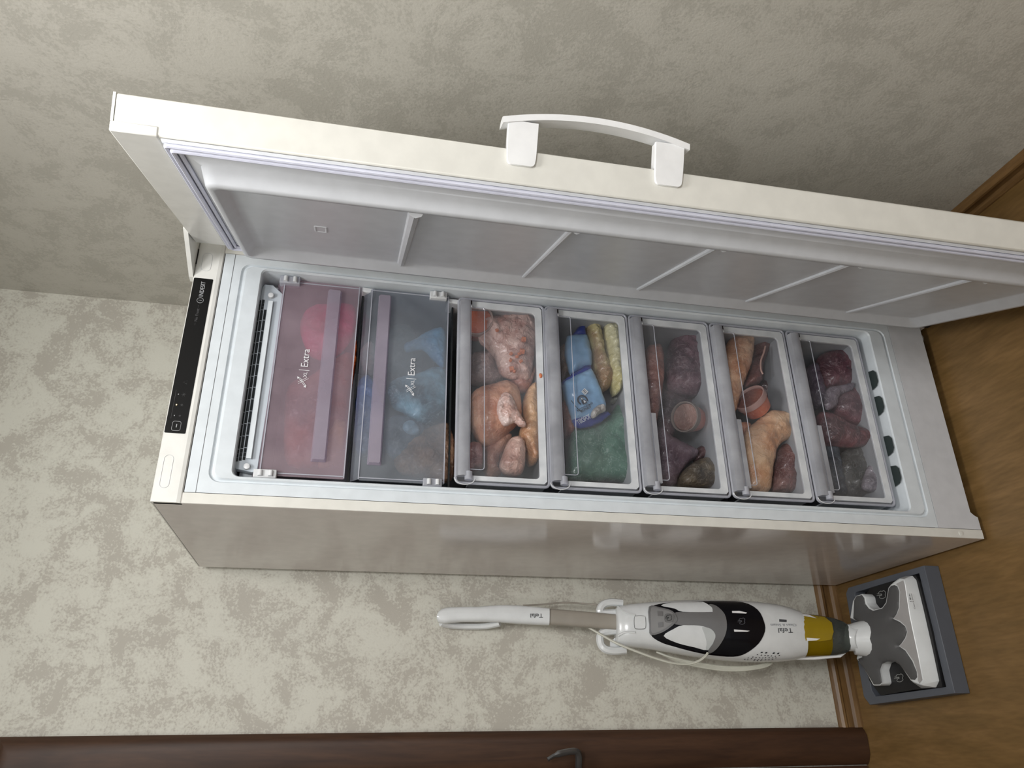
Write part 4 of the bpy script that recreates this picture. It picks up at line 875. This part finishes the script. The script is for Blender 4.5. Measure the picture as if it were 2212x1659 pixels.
# power cord
CORD = mat('cord_white', (196, 196, 184), 0.45)
def dd(px, py, o_): return on_plane(px, py, o_)
c1 = [dd(1262,1350,-0.016), dd(1290,1366,0.0), dd(1335,1391,0.03), dd(1390,1413,0.035), dd(1425,1425,0.035), dd(1457,1433,0.035), dd(1489,1434,0.035), dd(1511,1427,0.04), dd(1524,1417,0.045), dd(1529,1410,0.045)]
obj('power_cord', tube(spline(c1, 5), 0.0032, seg=6), CORD, root, smooth=True)
for k in range(4):
    e = k*3.5
    pts = [dd(1418 + e, 1408 + k, -0.03), dd(1450 + e, 1420 + e*.8, -0.02 - .004*k), dd(1500 + e, 1431 + e*.9, -0.02), dd(1560 + e, 1440 + e*.8, -0.02), dd(1610 + e, 1441 + e*.5, -0.02), dd(1650 + e, 1435 + e*.2, -0.025), dd(1672, 1420, -0.035)]
    obj('power_cord', tube(spline(pts, 5), 0.0030, seg=6), CORD, root, smooth=True)
obj('power_cord', tube(spline([dd(1130,1308,-0.02), dd(1170,1306,-0.022), dd(1215,1302,-0.022), dd(1260,1304,-0.02), dd(1302,1308,-0.014)], 5), 0.0024, seg=6), TAUPE, root, smooth=True)
# cleaning head
HC = crop(1820, 1220, 280/1452)
def hz(L, z): return [at_z(x, y, z) for x, y in HC(L)]
shell = [(80,600),(112,400),(150,345),(215,325),(250,360),(262,430),(300,480),(345,503),(440,478),(480,420),(508,255),(540,215),(600,175),(640,152),(690,162),(702,220),(755,560),(850,1010),(905,1290),(885,1348),(800,1325),(760,1300),(700,1210),(640,1120),(590,1075),(500,1075),(430,1100),(405,1180),(420,1270),(430,1325),(410,1352),(340,1355),(280,1240),(230,1155),(150,1050),(200,900),(200,650)]
sh = hz(shell, 0.082)
obj('head_shell', prism(sh, (0, 0, -0.040)), WHT, root, bevel=0.003)
ZL, ZR = 0.0825, 0.054
Lp = hz([(560,205),(640,150),(690,160),(702,220),(755,560),(850,1010),(905,1290),(885,1350),(775,1308)], ZL)
Rp = hz([(620,160),(705,126),(770,124),(812,172),(892,500),(1000,980),(1067,1300),(1032,1374),(880,1384)], ZR)
Rb = [Vector((p.x, p.y, ZR - 0.010)) for p in Rp]; Lb = [Vector((p.x, p.y + 0.004, ZR - 0.010)) for p in Lp]
obj('front_bar', loft(list(zip(Lp, Rp, Rb, Lb)), close_first=True, close_last=True), WHT, root, bevel=0.002)
grey = [(120,600),(130,400),(155,355),(215,338),(242,372),(255,440),(295,492),(342,515),(445,490),(490,430),(518,265),(545,235),(580,228),(612,240),(635,300),(630,480),(600,560),(565,605),(640,640),(700,690),(722,750),(700,820),(660,880),(630,912),(700,960),(780,1080),(830,1200),(835,1260),(810,1290),(765,1285),(720,1220),(640,1120),(590,1088),(500,1085),(440,1110),(415,1180),(430,1270),(438,1318),(410,1342),(350,1340),(290,1240),(240,1160),(170,1055),(240,1030),(240,850),(220,720),(180,640)]
def dome(pix, z, hgt, m, nm, R=0.03):
    P = hz(pix, z); poly = [(p.x, p.y) for p in P]
    bm = cutgrid(poly, 0.008)
    cx_ = -0.185
    for v in bm.verts:
        d = seg_dist((v.co.x, v.co.y), poly); h = math.sqrt(max(0, 1 - (1 - min(1, d/R))**2))
        up = max(0, 1 - abs(v.co.x - cx_)/0.075) * max(0, min(1, (v.co.y - 0.24)/0.16))
        v.co.z = z + hgt*h + 0.028*up*h
    bmesh.ops.recalc_face_normals(bm, faces=bm.faces)
    r = bmesh.ops.extrude_face_region(bm, geom=bm.faces[:])
    for v in [g for g in r['geom'] if isinstance(g, bmesh.types.BMVert)]: v.co.z = z - 0.001
    return obj(nm, bm, m, root, smooth=True, angle=60)
dome(grey, 0.0825, 0.003, GRYD, 'head_cover')
mid = hz([(600,215),(682,175),(698,230),(748,570),(843,1015),(896,1290),(862,1328),(845,1290),(850,1230),(800,1080),(710,950),(640,912),(672,880),(712,820),(732,750),(710,685),(650,630),(575,600),(610,560),(642,480),(648,300),(625,238)], 0.0821)
obj('shell_top', prism(mid, (0, 0, 0.0008)), mat('cleaner_light_grey', (168, 166, 166), 0.35), root)
bp_ = hz([(310,262),(560,185),(820,118),(860,200),(1000,760),(1118,1370),(800,1400),(430,1462),(300,1300),(220,1000),(180,700),(200,420)], 0.050)
plate = obj('black_plate', prism(bp_, (0, 0, -0.020)), BLKM, root)
for (x, y) in ((440, 335), (635, 1268)):
    steamicon(*HC([(x, y)])[0], 3.2, lambda a, b: at_z(a, b, 0.0508), 0.0007, mat('plate_icon', (150, 152, 150), 0.5), plate)
ta, tb = at_z(*HC([(775, 425)])[0], 0.0775), at_z(*HC([(750, 325)])[0], 0.0775)
text('brand_lettering', 'Tefal', ta, tb - ta, Vector((0, 1, 0)), 0.013, INK, root, wscale=0.9)
text('model_lettering', 'Clean & Steam', at_z(*HC([(818, 495)])[0], 0.0775), tb - ta, Vector((0, 1, 0)), 0.0065, mat('faint_ink_2', (160, 160, 162), 0.5), root)
# parking tray on the floor
tr = empty('parking_tray', (-0.18, 0.34, 0.0), 'grey-blue rectangular tray on the floor under the cleaning head', 'tray')
T0, T1 = 0.003, 0.044
outer = [(-0.026, 0.500), (-0.040, 0.516), (-0.320, 0.526), (-0.342, 0.506), (-0.330, 0.178), (-0.027, 0.178)]
inn_ = [(-0.044, 0.470), (-0.050, 0.476), (-0.306, 0.486), (-0.322, 0.474), (-0.314, 0.202), (-0.042, 0.202)]
trim = loft([[(x, y, 0.002) for x, y in outer], [(x, y, T1) for x, y in outer], [(x, y, T1) for x, y in inn_], [(x, y, 0.012) for x, y in inn_]])
obj('rim', trim, TRAYM, tr, bevel=0.0015)
obj('tray_floor', prism([(x, y, 0.010) for x, y in inn_], (0, 0, -0.008)), BLKM, tr)
